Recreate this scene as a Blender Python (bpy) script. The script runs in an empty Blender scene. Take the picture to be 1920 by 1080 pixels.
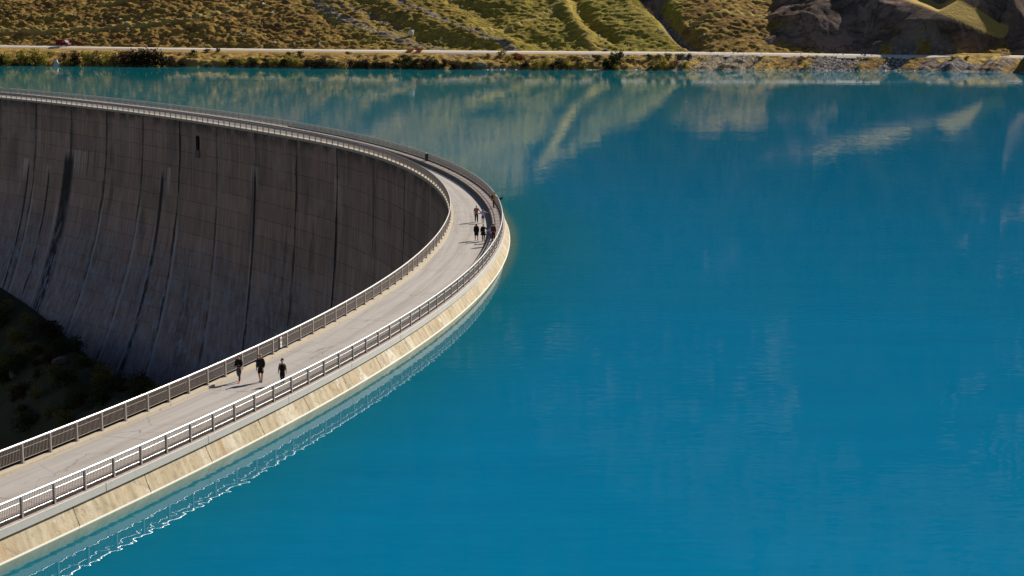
import bpy, bmesh, math, random
import numpy as np
from mathutils import Vector, Matrix

random.seed(7); RNG = np.random.default_rng(11)
S = bpy.context.scene; COL = S.collection
R = math.radians

# ------------------------------------------------------------------ camera numbers
F, PITCH, CH = 3200.0, math.atan(564/3200.0), 24.5      # focal length in photo pixels, pitch, height above the crest road
CP, SP = math.cos(PITCH), math.sin(PITCH)
WZ = -0.9                                                # water level below the crest road
AZ, EL = R(46), R(34)                                    # sun azimuth from +X, elevation
def ray(px, py):
    y = (540-py)/F
    return np.array([(px-960)/F, CP+y*SP, -SP+y*CP])
def ground(px, py, z=0.0):
    d = ray(px, py); t = (z-CH)/d[2]
    return Vector((d[0]*t, d[1]*t, z))
def row_of(Y, Z):                                        # photo row of a point at depth Y, height Z
    Z = Z-CH
    return 540-F*(Y*SP+Z*CP)/(Y*CP-Z*SP)

# ------------------------------------------------------------------ object helpers
def link(o, parent=None):
    COL.objects.link(o)
    if parent is not None: o.parent = parent
    return o
def tag(o, label=None, cat=None, group=None, kind=None):
    if label: o['label'] = label
    if cat: o['category'] = cat
    if group: o['group'] = group
    if kind: o['kind'] = kind
    return o
def empty(name, loc=(0, 0, 0), rz=0.0):
    o = bpy.data.objects.new(name, None); o.location = loc; o.rotation_euler = (0, 0, rz); o.empty_display_size = .3
    return link(o)
def mesh_obj(name, verts, faces, mat, parent=None, smooth=False, uvs=None):
    me = bpy.data.meshes.new(name); me.from_pydata([tuple(v) for v in verts], [], faces); me.update()
    if mat: me.materials.append(mat)
    if smooth: me.polygons.foreach_set('use_smooth', [len(q_) < 5 for q_ in faces])
    if uvs is not None:
        uv = me.uv_layers.new(name='UVMap')
        li = np.empty(len(me.loops), np.int32); me.loops.foreach_get('vertex_index', li)
        uv.data.foreach_set('uv', np.asarray(uvs, np.float32)[li].ravel())
    return link(bpy.data.objects.new(name, me), parent)
class MB:
    def __init__(s): s.v = []; s.f = []
    def box(s, c, ax, ay, az):                           # centre and three half vectors
        c, ax, ay, az = map(Vector, (c, ax, ay, az)); n = len(s.v)
        for k in (-1, 1):
            for i, j in ((-1, -1), (1, -1), (1, 1), (-1, 1)): s.v.append(c+ax*i+ay*j+az*k)
        s.f += [(n, n+3, n+2, n+1), (n+4, n+5, n+6, n+7)]+[(n+i, n+(i+1) % 4, n+4+(i+1) % 4, n+4+i) for i in range(4)]
    def beam(s, a, b, w, h, up=(0, 0, 1)):               # bar from a to b, width w across, height h along up
        a, b, up = Vector(a), Vector(b), Vector(up); d = b-a; sd = d.cross(up).normalized(); u2 = sd.cross(d).normalized()
        s.box((a+b)/2, d/2, sd*w/2, u2*h/2)
    def sweep(s, pts, prof, closed=True, caps=True):     # prof: list of (side, up)
        n = len(prof); base = len(s.v); P = [Vector(p) for p in pts]
        for i, p in enumerate(P):
            d = (P[min(i+1, len(P)-1)]-P[max(i-1, 0)]); d.z = 0; d.normalize(); sd = Vector((d.y, -d.x, 0))
            for a, b in prof: s.v.append(p+sd*a+Vector((0, 0, b)))
        m = n if closed else n-1
        for i in range(len(P)-1):
            for j in range(m):
                a = base+i*n+j; b = base+i*n+(j+1) % n
                s.f.append((a, b, b+n, a+n))
        if closed and caps:
            s.f.append(tuple(base+j for j in range(n))[::-1]); s.f.append(tuple(base+(len(P)-1)*n+j for j in range(n)))
    def tube(s, pts, rad, n=8, cap=True):
        P = [Vector(p) for p in pts]; base = len(s.v)
        for i, p in enumerate(P):
            d = (P[min(i+1, len(P)-1)]-P[max(i-1, 0)]).normalized()
            x = d.orthogonal().normalized(); y = d.cross(x); r = rad[i] if hasattr(rad, '__len__') else rad
            for k in range(n):
                t = 2*math.pi*k/n; s.v.append(p+x*math.cos(t)*r+y*math.sin(t)*r)
        for i in range(len(P)-1):
            for k in range(n):
                a = base+i*n+k; b = base+i*n+(k+1) % n; s.f.append((a, b, b+n, a+n))
        if cap: s.f.append(tuple(base+k for k in range(n))[::-1]); s.f.append(tuple(base+(len(P)-1)*n+k for k in range(n)))
    def ball(s, c, r, n=10, m=6):
        c = Vector(c); base = len(s.v); r = Vector(r) if hasattr(r, '__len__') else Vector((r, r, r))
        for i in range(m+1):
            t = math.pi*i/m
            for k in range(n):
                q = 2*math.pi*k/n
                s.v.append(c+Vector((r.x*math.sin(t)*math.cos(q), r.y*math.sin(t)*math.sin(q), r.z*math.cos(t))))
        for i in range(m):
            for k in range(n):
                a = base+i*n+k; b = base+i*n+(k+1) % n; s.f.append((a, a+n, b+n, b))
    def obj(s, name, mat, parent=None, smooth=False, bevel=0):
        o = mesh_obj(name, s.v, s.f, mat, parent, smooth)
        if bevel:
            bm = bmesh.new(); bm.from_mesh(o.data)
            bmesh.ops.bevel(bm, geom=bm.edges[:], offset=bevel, segments=2, affect='EDGES', profile=.6, clamp_overlap=True)
            bm.to_mesh(o.data); bm.free()
        return o

# ------------------------------------------------------------------ materials
class NT:
    def __init__(s, name):
        s.m = bpy.data.materials.new(name); s.m.use_nodes = True; s.t = s.m.node_tree
        s.p = s.t.nodes['Principled BSDF']
    def n(s, typ, **kw):
        nd = s.t.nodes.new(typ)
        for k, v in kw.items(): setattr(nd, k, v)
        return nd
    def l(s, a, b): s.t.links.new(a, b)
    def inp(s, nd, i, v):
        if hasattr(v, 'is_output'): s.l(v, nd.inputs[i])
        elif v is not None: nd.inputs[i].default_value = v
    def math(s, op, a, b=None, c=None, clamp=False):
        nd = s.n('ShaderNodeMath', operation=op, use_clamp=clamp)
        for i, v in enumerate((a, b, c)):
            if v is not None: s.inp(nd, i, v)
        return nd.outputs[0]
    def mix(s, f, a, b, blend='MIX'):
        nd = s.n('ShaderNodeMix', data_type='RGBA', blend_type=blend); s.inp(nd, 0, f)
        for i, v in ((6, a), (7, b)):
            if not hasattr(v, 'is_output') and len(v) == 3: v = (*v, 1)
            s.inp(nd, i, v)
        return nd.outputs[2]
    def noise(s, vec, scale, detail=4, rough=.55, dist=0.0, color=False):
        nd = s.n('ShaderNodeTexNoise'); s.inp(nd, 'Vector', vec)
        nd.inputs['Scale'].default_value = scale; nd.inputs['Detail'].default_value = detail
        nd.inputs['Roughness'].default_value = rough; nd.inputs['Distortion'].default_value = dist
        return nd.outputs['Color' if color else 'Fac']
    def mapv(s, vec, scale=(1, 1, 1), rot=(0, 0, 0), loc=(0, 0, 0)):
        nd = s.n('ShaderNodeMapping'); s.inp(nd, 0, vec); nd.inputs['Scale'].default_value = scale
        nd.inputs['Rotation'].default_value = rot; nd.inputs['Location'].default_value = loc
        return nd.outputs[0]
    def ramp(s, f, lo, hi):                              # smoothstep
        nd = s.n('ShaderNodeMapRange', interpolation_type='SMOOTHSTEP'); s.inp(nd, 0, f)
        nd.inputs[1].default_value = lo; nd.inputs[2].default_value = hi
        return nd.outputs[0]
    def co(s): return s.n('ShaderNodeTexCoord').outputs['Object']
    def pos(s): return s.n('ShaderNodeNewGeometry').outputs['Position']
    def uv(s): return s.n('ShaderNodeUVMap').outputs[0]
    def sep(s, v):
        nd = s.n('ShaderNodeSeparateXYZ'); s.l(v, nd.inputs[0]); return nd.outputs
    def comb(s, x, y, z=0.0):
        nd = s.n('ShaderNodeCombineXYZ')
        for i, v in enumerate((x, y, z)): s.inp(nd, i, v)
        return nd.outputs[0]
    def attr(s, name):
        nd = s.n('ShaderNodeAttribute', attribute_name=name); return nd
    def bump(s, h, strength=.4, dist=.05):
        nd = s.n('ShaderNodeBump'); s.l(h, nd.inputs['Height']); nd.inputs['Strength'].default_value = strength
        nd.inputs['Distance'].default_value = dist; s.l(nd.outputs[0], s.p.inputs['Normal'])
    def out(s, col, rough=.8, metal=0.0, spec=.3):
        s.inp(s.p, 'Base Color', col if hasattr(col, 'is_output') else (*col, 1)); s.inp(s.p, 'Roughness', rough)
        s.p.inputs['Metallic'].default_value = metal; s.p.inputs['Specular IOR Level'].default_value = spec
        return s.m
def simple(name, col, rough=.7, metal=0.0, var=.25, scale=3.0, spec=.3):
    t = NT(name); n = t.noise(t.co(), scale, 4, .6)
    c = t.mix(n, tuple(x*(1-var) for x in col), tuple(min(1, x*(1+var)) for x in col))
    return t.out(c, rough, metal, spec)

# crest road: pale worn concrete with wheel tracks; UV = (metres along, fraction across)
def m_road():
    t = NT('worn_concrete_road'); uv = t.uv(); sx = t.sep(uv); p = t.pos()
    a = t.noise(p, .35, 5, .6); st = t.noise(t.comb(t.math('MULTIPLY', sx[0], .09), t.math('MULTIPLY', sx[1], 11.0)), 1.0, 5, .65)
    cross = t.noise(t.comb(t.math('MULTIPLY', sx[0], 2.2), t.math('MULTIPLY', sx[1], 1.2)), 1.0, 3, .6)
    c = t.mix(t.ramp(st, .3, .7), (.33, .295, .265), (.45, .415, .385))
    tr = t.math('ABSOLUTE', t.math('SUBTRACT', t.math('ABSOLUTE', t.math('SUBTRACT', sx[1], .5)), .2))
    c = t.mix(t.math('MULTIPLY', t.ramp(tr, .16, .02), .45), c, (.47, .44, .42))
    c = t.mix(t.math('MULTIPLY', t.ramp(cross, .5, .75), .22), c, (.24, .20, .17))
    c = t.mix(t.math('MULTIPLY', t.ramp(a, .55, .75), .28), c, (.25, .20, .16))
    edge = t.ramp(sx[1], .12, 0.0)
    c = t.mix(t.math('MULTIPLY', edge, t.ramp(t.noise(p, 1.4, 4), .35, .6)), c, (.40, .31, .19))
    fr = t.math('FRACT', t.math('DIVIDE', t.math('ADD', sx[0], t.math('MULTIPLY', t.noise(p, .8, 3), .5)), 12.0)); j = t.ramp(t.math('ABSOLUTE', t.math('SUBTRACT', fr, .5)), .4945, .498)
    c = t.mix(t.math('MULTIPLY', j, .55), c, (.12, .09, .08))
    cv = t.n('ShaderNodeTexVoronoi', feature='DISTANCE_TO_EDGE'); t.l(t.mix(.5, t.mapv(p, (1, 1, 1)), t.noise(p, .9, 4, .7, color=True), 'ADD'), cv.inputs['Vector']); cv.inputs['Scale'].default_value = .33
    c = t.mix(t.math('MULTIPLY', t.ramp(cv.outputs['Distance'], .016, .0), t.math('MULTIPLY', t.ramp(t.noise(p, .12, 3), .48, .6), .6)), c, (.13, .10, .085))
    pt = t.n('ShaderNodeTexWhiteNoise', noise_dimensions='1D'); t.l(t.math('FLOOR', t.math('DIVIDE', sx[0], 12.0)), pt.inputs['W']); c = t.mix(t.math('MULTIPLY', pt.outputs[0], .16), c, (.30, .26, .23))
    t.bump(t.noise(p, 14, 5, .7), .25, .02)
    return t.out(c, .85)
def m_kerb():
    t = NT('ochre_kerb_concrete'); p = t.pos()
    c = t.mix(t.noise(p, .9, 5, .65), (.42, .35, .25), (.56, .49, .38)); c = t.mix(t.ramp(t.noise(p, 5, 4), .55, .8), c, (.22, .17, .11))
    t.bump(t.noise(p, 12, 5, .7), .3, .03); return t.out(c, .9)
def m_walk():                                            # slabs with dark cross joints
    t = NT('pinkish_walkway_slabs'); sx = t.sep(t.uv()); p = t.pos()
    c = t.mix(t.noise(p, .8, 5, .6), (.36, .29, .26), (.48, .40, .36))
    fr = t.math('FRACT', t.math('DIVIDE', sx[0], .62)); j = t.ramp(t.math('ABSOLUTE', t.math('SUBTRACT', fr, .5)), .44, .48)
    c = t.mix(t.math('MULTIPLY', j, .6), c, (.10, .07, .06))
    g = t.math('ABSOLUTE', t.math('SUBTRACT', t.math('ABSOLUTE', t.math('SUBTRACT', sx[1], .46)), .27))
    c = t.mix(t.math('MULTIPLY', t.ramp(g, .045, .02), .75), c, (.05, .035, .03))
    t.bump(t.noise(p, 12, 4), .2, .02); return t.out(c, .85)
def m_beam():
    t = NT('pale_cast_beam'); sx = t.sep(t.uv()); p = t.pos()
    c = t.mix(t.noise(p, .7, 5, .65), (.50, .47, .43), (.64, .62, .58))
    c = t.mix(t.math('MULTIPLY', t.ramp(t.noise(t.comb(t.math('MULTIPLY', sx[0], 3.0), t.math('MULTIPLY', sx[1], .5)), 1, 4), .55, .8), .4), c, (.35, .31, .26))
    fr = t.math('FRACT', t.math('DIVIDE', sx[0], 9.6)); j = t.ramp(t.math('ABSOLUTE', t.math('SUBTRACT', fr, .5)), .496, .499)
    c = t.mix(j, c, (.08, .07, .06)); t.bump(t.noise(p, 10, 4), .2, .02); return t.out(c, .8)
def m_upface():                                          # sun bleached yellow lake face with rust and lime streaks
    t = NT('stained_yellow_concrete'); sx = t.sep(t.uv()); p = t.pos()
    sk = t.math('ADD', sx[0], t.math('MULTIPLY', sx[1], .35))
    v = t.comb(t.math('MULTIPLY', sk, 1.6), t.math('MULTIPLY', sx[1], .22)); n1 = t.noise(v, 1.0, 5, .65)
    n2 = t.noise(t.comb(t.math('MULTIPLY', sk, .38), t.math('MULTIPLY', sx[1], .1), 3.3), 1.0, 4, .6)
    c = t.mix(t.ramp(n1, .3, .7), (.36, .285, .18), (.55, .46, .32)); c = t.mix(t.ramp(n2, .5, .72), c, (.66, .60, .48))
    c = t.mix(t.math('MULTIPLY', t.ramp(t.noise(t.comb(t.math('MULTIPLY', sk, .55), t.math('MULTIPLY', sx[1], .15), 9.1), 1, 5, .7), .55, .7), .7), c, (.42, .22, .09))
    c = t.mix(t.ramp(t.noise(t.comb(t.math('MULTIPLY', sk, .30), t.math('MULTIPLY', sx[1], .3), 5.7), 1, 5, .75), .60, .68), c, (.78, .75, .69))
    c = t.mix(t.math('MULTIPLY', t.ramp(t.noise(p, 2.2, 6, .75), .48, .68), .65), c, (.21, .18, .12))
    fr = t.math('FRACT', t.math('DIVIDE', t.math('ADD', sk, t.math('MULTIPLY', t.noise(p, 2.5, 3), .25)), 6.0))
    j = t.ramp(t.math('ABSOLUTE', t.math('SUBTRACT', fr, .5)), .488, .496); c = t.mix(t.math('MULTIPLY', j, .8), c, (.12, .09, .06))
    w = t.math('ABSOLUTE', t.math('SUBTRACT', t.sep(p)[2], WZ+.03)); c = t.mix(t.ramp(w, .06, .03), c, (.75, .70, .60))
    t.bump(t.math('ADD', t.noise(p, 6, 5, .7), t.math('MULTIPLY', j, -2.0)), .35, .04); return t.out(c, .9)
def m_downface():                                        # UV = (block number along the dam, metres down)
    t = NT('weathered_dam_concrete'); sx = t.sep(t.uv()); u, z = sx[0], sx[1]; p = t.pos()
    wob = t.math('MULTIPLY', t.math('SUBTRACT', t.noise(p, .25, 4), .5), .05)
    uu = t.math('ADD', u, wob)
    blk = t.n('ShaderNodeTexWhiteNoise', noise_dimensions='2D')
    t.l(t.comb(t.math('FLOOR', u), t.math('FLOOR', t.math('DIVIDE', z, 3.0))), blk.inputs['Vector'])
    fine = t.noise(t.comb(t.math('MULTIPLY', u, 30.0), t.math('MULTIPLY', z, .07)), 1.0, 5, .7)
    big = t.noise(t.comb(t.math('MULTIPLY', u, 3.0), t.math('MULTIPLY', z, .05)), 1.0, 4, .6)
    form = t.math('FRACT', t.math('MULTIPLY', u, 15.0))
    c = t.mix(t.ramp(fine, .25, .75), (.26, .15, .112), (.53, .345, .27))
    c = t.mix(t.math('MULTIPLY', t.ramp(big, .45, .7), .6), c, (.16, .125, .11))
    c = t.mix(t.math('MULTIPLY', blk.outputs[0], .28), c, (.17, .115, .095))
    c = t.mix(t.math('MULTIPLY', t.ramp(form, .93, .99), .22), c, (.09, .07, .065))
    # lift joints every 3 m, each a little broken
    fz = t.math('FRACT', t.math('ADD', t.math('DIVIDE', z, 3.0), t.math('MULTIPLY', t.math('SUBTRACT', t.noise(p, .5, 4), .5), .12)))
    jh = t.math('MULTIPLY', t.ramp(t.math('ABSOLUTE', t.math('SUBTRACT', fz, .5)), .475, .495), t.ramp(t.noise(p, .16, 3), .28, .45))
    c = t.mix(t.math('MULTIPLY', jh, .55), c, (.045, .036, .034))
    # vertical contraction joints with dark weep lines and a pale lip lower down
    fu = t.math('SUBTRACT', t.math('FRACT', t.math('ADD', uu, .5)), .5); au = t.math('ABSOLUTE', fu)
    wd = t.math('MULTIPLY', t.ramp(t.noise(t.comb(t.math('MULTIPLY', u, 2.0), t.math('MULTIPLY', z, .09), 4.0), 1, 4), .3, .75), .04)
    dk = t.math('LESS_THAN', au, t.math('ADD', wd, .006))
    jw = t.n('ShaderNodeTexWhiteNoise', noise_dimensions='1D'); t.l(t.math('FLOOR', t.math('ADD', uu, .5)), jw.inputs['W'])
    gap = t.ramp(t.noise(t.comb(t.math('MULTIPLY', u, .8), t.math('MULTIPLY', z, .05), 12.0), 1, 4, .7), .36, .5)
    c = t.mix(t.math('MULTIPLY', dk, t.math('MULTIPLY', t.math('ADD', t.math('MULTIPLY', jw.outputs[0], .6), .38), t.math('ADD', t.math('MULTIPLY', gap, .6), .38))), c, (.02, .017, .017))
    smear = t.math('MULTIPLY', t.ramp(t.noise(t.comb(t.math('MULTIPLY', u, 2.6), t.math('MULTIPLY', z, .035), 21.0), 1, 5, .65), .54, .68), t.ramp(t.noise(p, .06, 3), .42, .58))
    c = t.mix(t.math('MULTIPLY', smear, .65), c, (.075, .06, .055))
    pt = t.ramp(t.noise(p, .09, 5, .7), .5, .66); c = t.mix(t.math('MULTIPLY', pt, .35), c, (.46, .36, .30))
    lip = t.math('MULTIPLY', t.ramp(t.math('ABSOLUTE', t.math('SUBTRACT', fu, -.05)), .034, .012), t.math('MULTIPLY', t.ramp(z, 15, 24), t.ramp(u, 4.4, 5.4)))
    lip = t.math('MULTIPLY', lip, t.ramp(t.noise(t.comb(u, t.math('MULTIPLY', z, .06), 7.0), 1.7, 3), .25, .42))
    c = t.mix(t.math('MULTIPLY', lip, .8), c, (.50, .43, .38))
    # lime streaks that start at a lift joint on the far left blocks
    la = t.math('MULTIPLY', t.math('MULTIPLY', t.ramp(u, 8.1, 8.3), t.ramp(u, 8.95, 8.8)), t.math('MULTIPLY', t.ramp(z, 8.6, 9.2), t.ramp(z, 17, 10)))
    ls = t.noise(t.comb(t.math('MULTIPLY', u, 9.0), t.math('MULTIPLY', z, .012), 2.0), 1, 4, .7)
    c = t.mix(t.math('MULTIPLY', la, t.ramp(ls, .56, .66)), c, (.52, .43, .36)); c = t.mix(t.math('MULTIPLY', la, t.ramp(ls, .42, .34)), c, (.03, .026, .026))
    # strong seeps: a dark fibrous core under a lift joint with pale lime fringes beside it
    fib = t.noise(t.comb(t.math('MULTIPLY', u, 26.0), t.math('MULTIPLY', z, .03), 31.0), 1, 4, .7)
    for uc, z0, hw, sd in ((9.04, 9.2, .15, -.22), (6.44, 9.4, .045, -.12), (10.16, 12.6, .028, .06), (9.56, 13.2, .030, .06), (4.02, 6.0, .03, .0), (2.0, 5.0, .02, .0)):
        du = t.math('SUBTRACT', u, uc); zz = t.ramp(z, z0-.15, z0+.35)
        fr_ = t.math('MULTIPLY', t.ramp(t.math('ABSOLUTE', t.math('SUBTRACT', du, sd)), hw*2.6+.1, hw*1.2), t.math('MULTIPLY', zz, t.ramp(z, z0+7, z0+1.0)))
        c = t.mix(t.math('MULTIPLY', fr_, t.ramp(fib, .46, .62)), c, (.55, .42, .35))
        core = t.math('MULTIPLY', t.ramp(t.math('ADD', t.math('ABSOLUTE', du), t.math('MULTIPLY', t.math('SUBTRACT', fib, .5), hw*1.6)), hw, hw*.6), t.ramp(z, z0, z0+3.0))
        c = t.mix(t.math('MULTIPLY', core, .92), c, (.022, .019, .019))
        edg = t.math('MULTIPLY', t.ramp(t.math('ABSOLUTE', t.math('SUBTRACT', du, hw*1.35)), hw*.3+.008, .004), t.ramp(z, z0+8, z0+16))
        c = t.mix(t.math('MULTIPLY', edg, .7), c, (.50, .42, .37))
    # darker, broken strip along the top of the face
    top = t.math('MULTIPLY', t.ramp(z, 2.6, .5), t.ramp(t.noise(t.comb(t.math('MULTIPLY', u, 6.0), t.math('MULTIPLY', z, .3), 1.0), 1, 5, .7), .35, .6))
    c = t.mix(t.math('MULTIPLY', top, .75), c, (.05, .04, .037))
    bl = t.ramp(t.math('ADD', z, t.math('MULTIPLY', t.math('SUBTRACT', t.noise(p, .12, 4), .5), 16)), 16, 36); c = t.mix(t.math('MULTIPLY', bl, t.ramp(t.noise(t.comb(t.math('MULTIPLY', u, 14.0), t.math('MULTIPLY', z, .35), 3.0), 1, 5, .7), .42, .68)), c, (.40, .37, .37)); c = t.mix(bl, c, t.mix(1.0, c, (.62, .70, .86), 'MULTIPLY'))  # lower face patchy, then darkened by shadow blue multiplied into the colour
    t.bump(t.math('SUBTRACT', fine, t.math('MULTIPLY', t.math('ADD', jh, dk), 2.0)), .4, .08); return t.out(c, .92)
def m_water():
    t = NT('glacier_lake_water'); p = t.pos(); near = t.attr('near_dam').outputs['Fac']
    big = t.noise(p, .009, 3, .5)
    c = t.mix(big, (.0003, .143, .285), (.0004, .172, .335))
    far = t.ramp(t.math('SUBTRACT', t.sep(p)[1], t.math('MULTIPLY', t.sep(p)[0], .7)), 150, 540); c = t.mix(t.math('MULTIPLY', far, .8), c, (.007, .180, .185))  # far water turns teal: the green hillside's reflection painted into the colour
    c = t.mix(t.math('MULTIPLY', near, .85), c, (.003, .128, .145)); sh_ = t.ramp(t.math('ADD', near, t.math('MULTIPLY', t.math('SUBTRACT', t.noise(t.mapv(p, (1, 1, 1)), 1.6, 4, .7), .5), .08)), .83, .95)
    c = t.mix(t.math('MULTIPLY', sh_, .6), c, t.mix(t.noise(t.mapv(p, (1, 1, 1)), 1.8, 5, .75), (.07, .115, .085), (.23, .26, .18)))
    a = t.noise(t.mapv(p, (.55, 1.2, 1)), 1.0, 1.2, .45, .3); b = t.noise(t.mapv(p, (.5, 1, 1)), .11, 3, .5)
    gust = t.ramp(t.noise(t.mapv(p, (.4, 1, 1), loc=(3, 7, 0)), .02, 3), .35, .65)
    h = t.math('ADD', t.math('MULTIPLY', a, t.math('ADD', t.math('MULTIPLY', gust, .7), .45)), t.math('MULTIPLY', b, 2.2))
    st = t.noise(t.mapv(p, (.022, .20, 1)), 1.0, 5, .6); fr_ = t.noise(t.mapv(p, (.22, 1.7, 1)), 1.0, 4, .7)
    k_ = t.math('ADD', t.math('MULTIPLY', t.math('SUBTRACT', st, .5), .22), t.math('MULTIPLY', t.math('SUBTRACT', fr_, .5), t.math('MULTIPLY', gust, .36)))
    c = t.mix(1.0, c, t.comb(t.math('ADD', k_, 1.0), t.math('ADD', k_, 1.0), t.math('ADD', t.math('MULTIPLY', k_, .8), 1.0)), 'MULTIPLY')
    t.bump(h, 1.0, .0085)
    t.p.inputs['IOR'].default_value = 1.33
    return t.out(c, .012, 0, .5)
def m_hill():
    t = NT('alpine_grass_and_rock'); p = t.pos(); A = t.attr('masks'); m = t.n('ShaderNodeSeparateColor'); t.l(A.outputs['Color'], m.inputs[0])
    rock, green, pale = m.outputs[0], m.outputs[1], m.outputs[2]
    n1 = t.noise(p, .09, 5, .65); n2 = t.noise(t.mapv(p, (.55, 1.0, 1.5)), .75, 5, .7); n3 = t.noise(p, 2.3, 4, .7)
    brown = t.mix(t.ramp(n2, .3, .7), (.24, .125, .03), (.42, .265, .065))
    brown = t.mix(t.ramp(t.noise(p, .13, 5, .7), .46, .64), brown, (.17, .075, .028)); grn = t.mix(t.ramp(n2, .3, .7), (.22, .165, .026), (.42, .34, .05))
    g = t.mix(t.math('ADD', green, t.math('MULTIPLY', t.math('SUBTRACT', n1, .5), .9), clamp=True), brown, grn)
    g = t.mix(t.math('MULTIPLY', t.ramp(n3, .52, .68), .7), g, (.045, .037, .016))
    g = t.mix(t.math('MULTIPLY', t.ramp(t.noise(t.mapv(p, (.5, 1, 1.6), (0, 0, .3)), .6, 5, .75), .5, .66), .45), g, (.075, .055, .02))
    v = t.n('ShaderNodeTexVoronoi', feature='F1'); t.l(p, v.inputs['Vector']); v.inputs['Scale'].default_value = .8
    v2 = t.n('ShaderNodeTexVoronoi', feature='DISTANCE_TO_EDGE'); t.l(t.mix(.3, t.mapv(p, (1, .8, 1.2)), t.noise(p, .12, 4, .6, color=True), 'ADD'), v2.inputs['Vector']); v2.inputs['Scale'].default_value = .05
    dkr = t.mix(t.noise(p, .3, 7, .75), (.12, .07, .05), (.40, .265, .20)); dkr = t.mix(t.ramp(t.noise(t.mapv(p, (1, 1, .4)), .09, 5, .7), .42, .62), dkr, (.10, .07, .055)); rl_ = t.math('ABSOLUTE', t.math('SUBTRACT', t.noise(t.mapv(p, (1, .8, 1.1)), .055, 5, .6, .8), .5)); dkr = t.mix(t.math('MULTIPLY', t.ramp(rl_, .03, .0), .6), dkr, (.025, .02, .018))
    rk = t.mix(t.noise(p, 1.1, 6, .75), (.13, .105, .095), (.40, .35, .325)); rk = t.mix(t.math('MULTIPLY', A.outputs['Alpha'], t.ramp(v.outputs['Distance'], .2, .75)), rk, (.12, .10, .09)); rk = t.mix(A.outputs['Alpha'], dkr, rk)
    rf = t.math('ADD', rock, t.math('MULTIPLY', t.math('SUBTRACT', t.noise(p, .5, 5, .75), .5), 1.2))
    c = t.mix(t.ramp(rf, .42, .62), g, rk)
    c = t.mix(t.math('MULTIPLY', pale, .75), c, t.mix(n3, (.46, .31, .08), (.62, .47, .15)))
    t.bump(t.math('ADD', t.math('MULTIPLY', n3, .5), n2), .9, .55); return t.out(c, .95, 0, .1)
def m_gravel(name, a, b):
    t = NT(name); p = t.pos(); c = t.mix(t.noise(p, .8, 5, .7), a, b); t.bump(t.noise(p, 5, 4), .4, .05); return t.out(c, .95)
def m_leaf(name, a, b):
    t = NT(name); oi = t.n('ShaderNodeObjectInfo').outputs['Random']; p = t.pos()
    c = t.mix(t.noise(p, 1.3, 3, .7), a, b); c = t.mix(t.math('MULTIPLY', oi, .35), c, tuple(x*.6 for x in b))
    t.out(c, .8, 0, .12); tr = t.n('ShaderNodeBsdfTranslucent'); t.l(c, tr.inputs[0]); mx = t.n('ShaderNodeMixShader'); mx.inputs[0].default_value = .4
    t.l(t.p.outputs[0], mx.inputs[1]); t.l(tr.outputs[0], mx.inputs[2]); t.l(mx.outputs[0], t.t.nodes['Material Output'].inputs[0]); return t.m
def m_rock(name, a, b):
    t = NT(name); p = t.co(); c = t.mix(t.noise(p, 1.5, 6, .7), a, b); c = t.mix(t.ramp(t.noise(p, 4, 5, .7), .5, .7), c, tuple(x*.45 for x in a))
    t.bump(t.noise(p, 3, 6, .7), .7, .2); return t.out(c, .9)

M = dict(road=m_road(), kerb=m_kerb(), walk=m_walk(), beam=m_beam(), up=m_upface(), down=m_downface(), water=m_water(), hill=m_hill())
M['valley'] = m_gravel('shade_darkened_ground', (.022, .024, .010), (.055, .045, .02))  # valley ground, albedo lowered to carry the shade below the dam
M['gravel'] = m_gravel('pale_gravel', (.55, .47, .38), (.75, .66, .56))
M['rail'] = simple('galvanised_rail', (.76, .74, .73), .36, .5, .12, 2.0, .5)
M['post'] = simple('grey_painted_post', (.36, .315, .29), .6, .0, .25, 2.0)
M['bars'] = simple('dull_steel_bars', (.40, .35, .31), .6, .0, .2, 3.0)
M['toe'] = simple('dark_toe_plate', (.045, .038, .034), .7, .0, .2, 3.0)
M['dark'] = simple('painted_dark_void', (.006, .006, .007), .9)
M['sill'] = simple('grey_sill_concrete', (.14, .125, .115), .9)
M['white'] = simple('white_sign_enamel', (.72, .70, .68), .5, 0, .06)
M['red'] = simple('red_sign_paint', (.55, .05, .04), .5, 0, .1)
M['black'] = simple('black_paint', (.015, .015, .016), .5, 0, .1)

# ------------------------------------------------------------------ dam plan (polar about the arch centre)
CX, CY = -280.0, 175.0
CO = [-51.19174, 98.12224, 2.47105, -46.31626, -3.42679, 278.99091]
P0, P1 = -0.372, 0.945
def Ro(p):
    q = min(max(p, P0), P1); r = np.polyval(CO, q)
    d = np.polyval(np.polyder(CO), q)
    return r+d*(p-q)+(30*(p-q)**2 if p < P0 else 0.0)
WP = [-.4, -.2, -.05, .05, .14, .22, .30, .36, .42, .50, .7]; WV = [6.6, 6.35, 5.95, 5.25, 4.65, 4.2, 4.15, 4.75, 5.8, 6.7, 6.95]
fine = np.linspace(-.9, 1.4, 461); _w = np.interp(fine, WP, WV); k_ = np.ones(21)/21
_w = np.convolve(np.pad(_w, 10, mode='edge'), k_, 'valid')
def Wd(p): return float(np.interp(p, fine, _w))
def pol(p, r, z=0.0): return Vector((CX+r*math.cos(p), CY+r*math.sin(p), z))
def phi_of(v): return math.atan2(v.y-CY, v.x-CX)
PH = np.linspace(-.66, 1.32, 560)
SL = np.concatenate([[0], np.cumsum([(pol(b, Ro(b))-pol(a, Ro(a))).length for a, b in zip(PH[:-1], PH[1:])])])
def arc(p): return float(np.interp(p, PH, SL))
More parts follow.
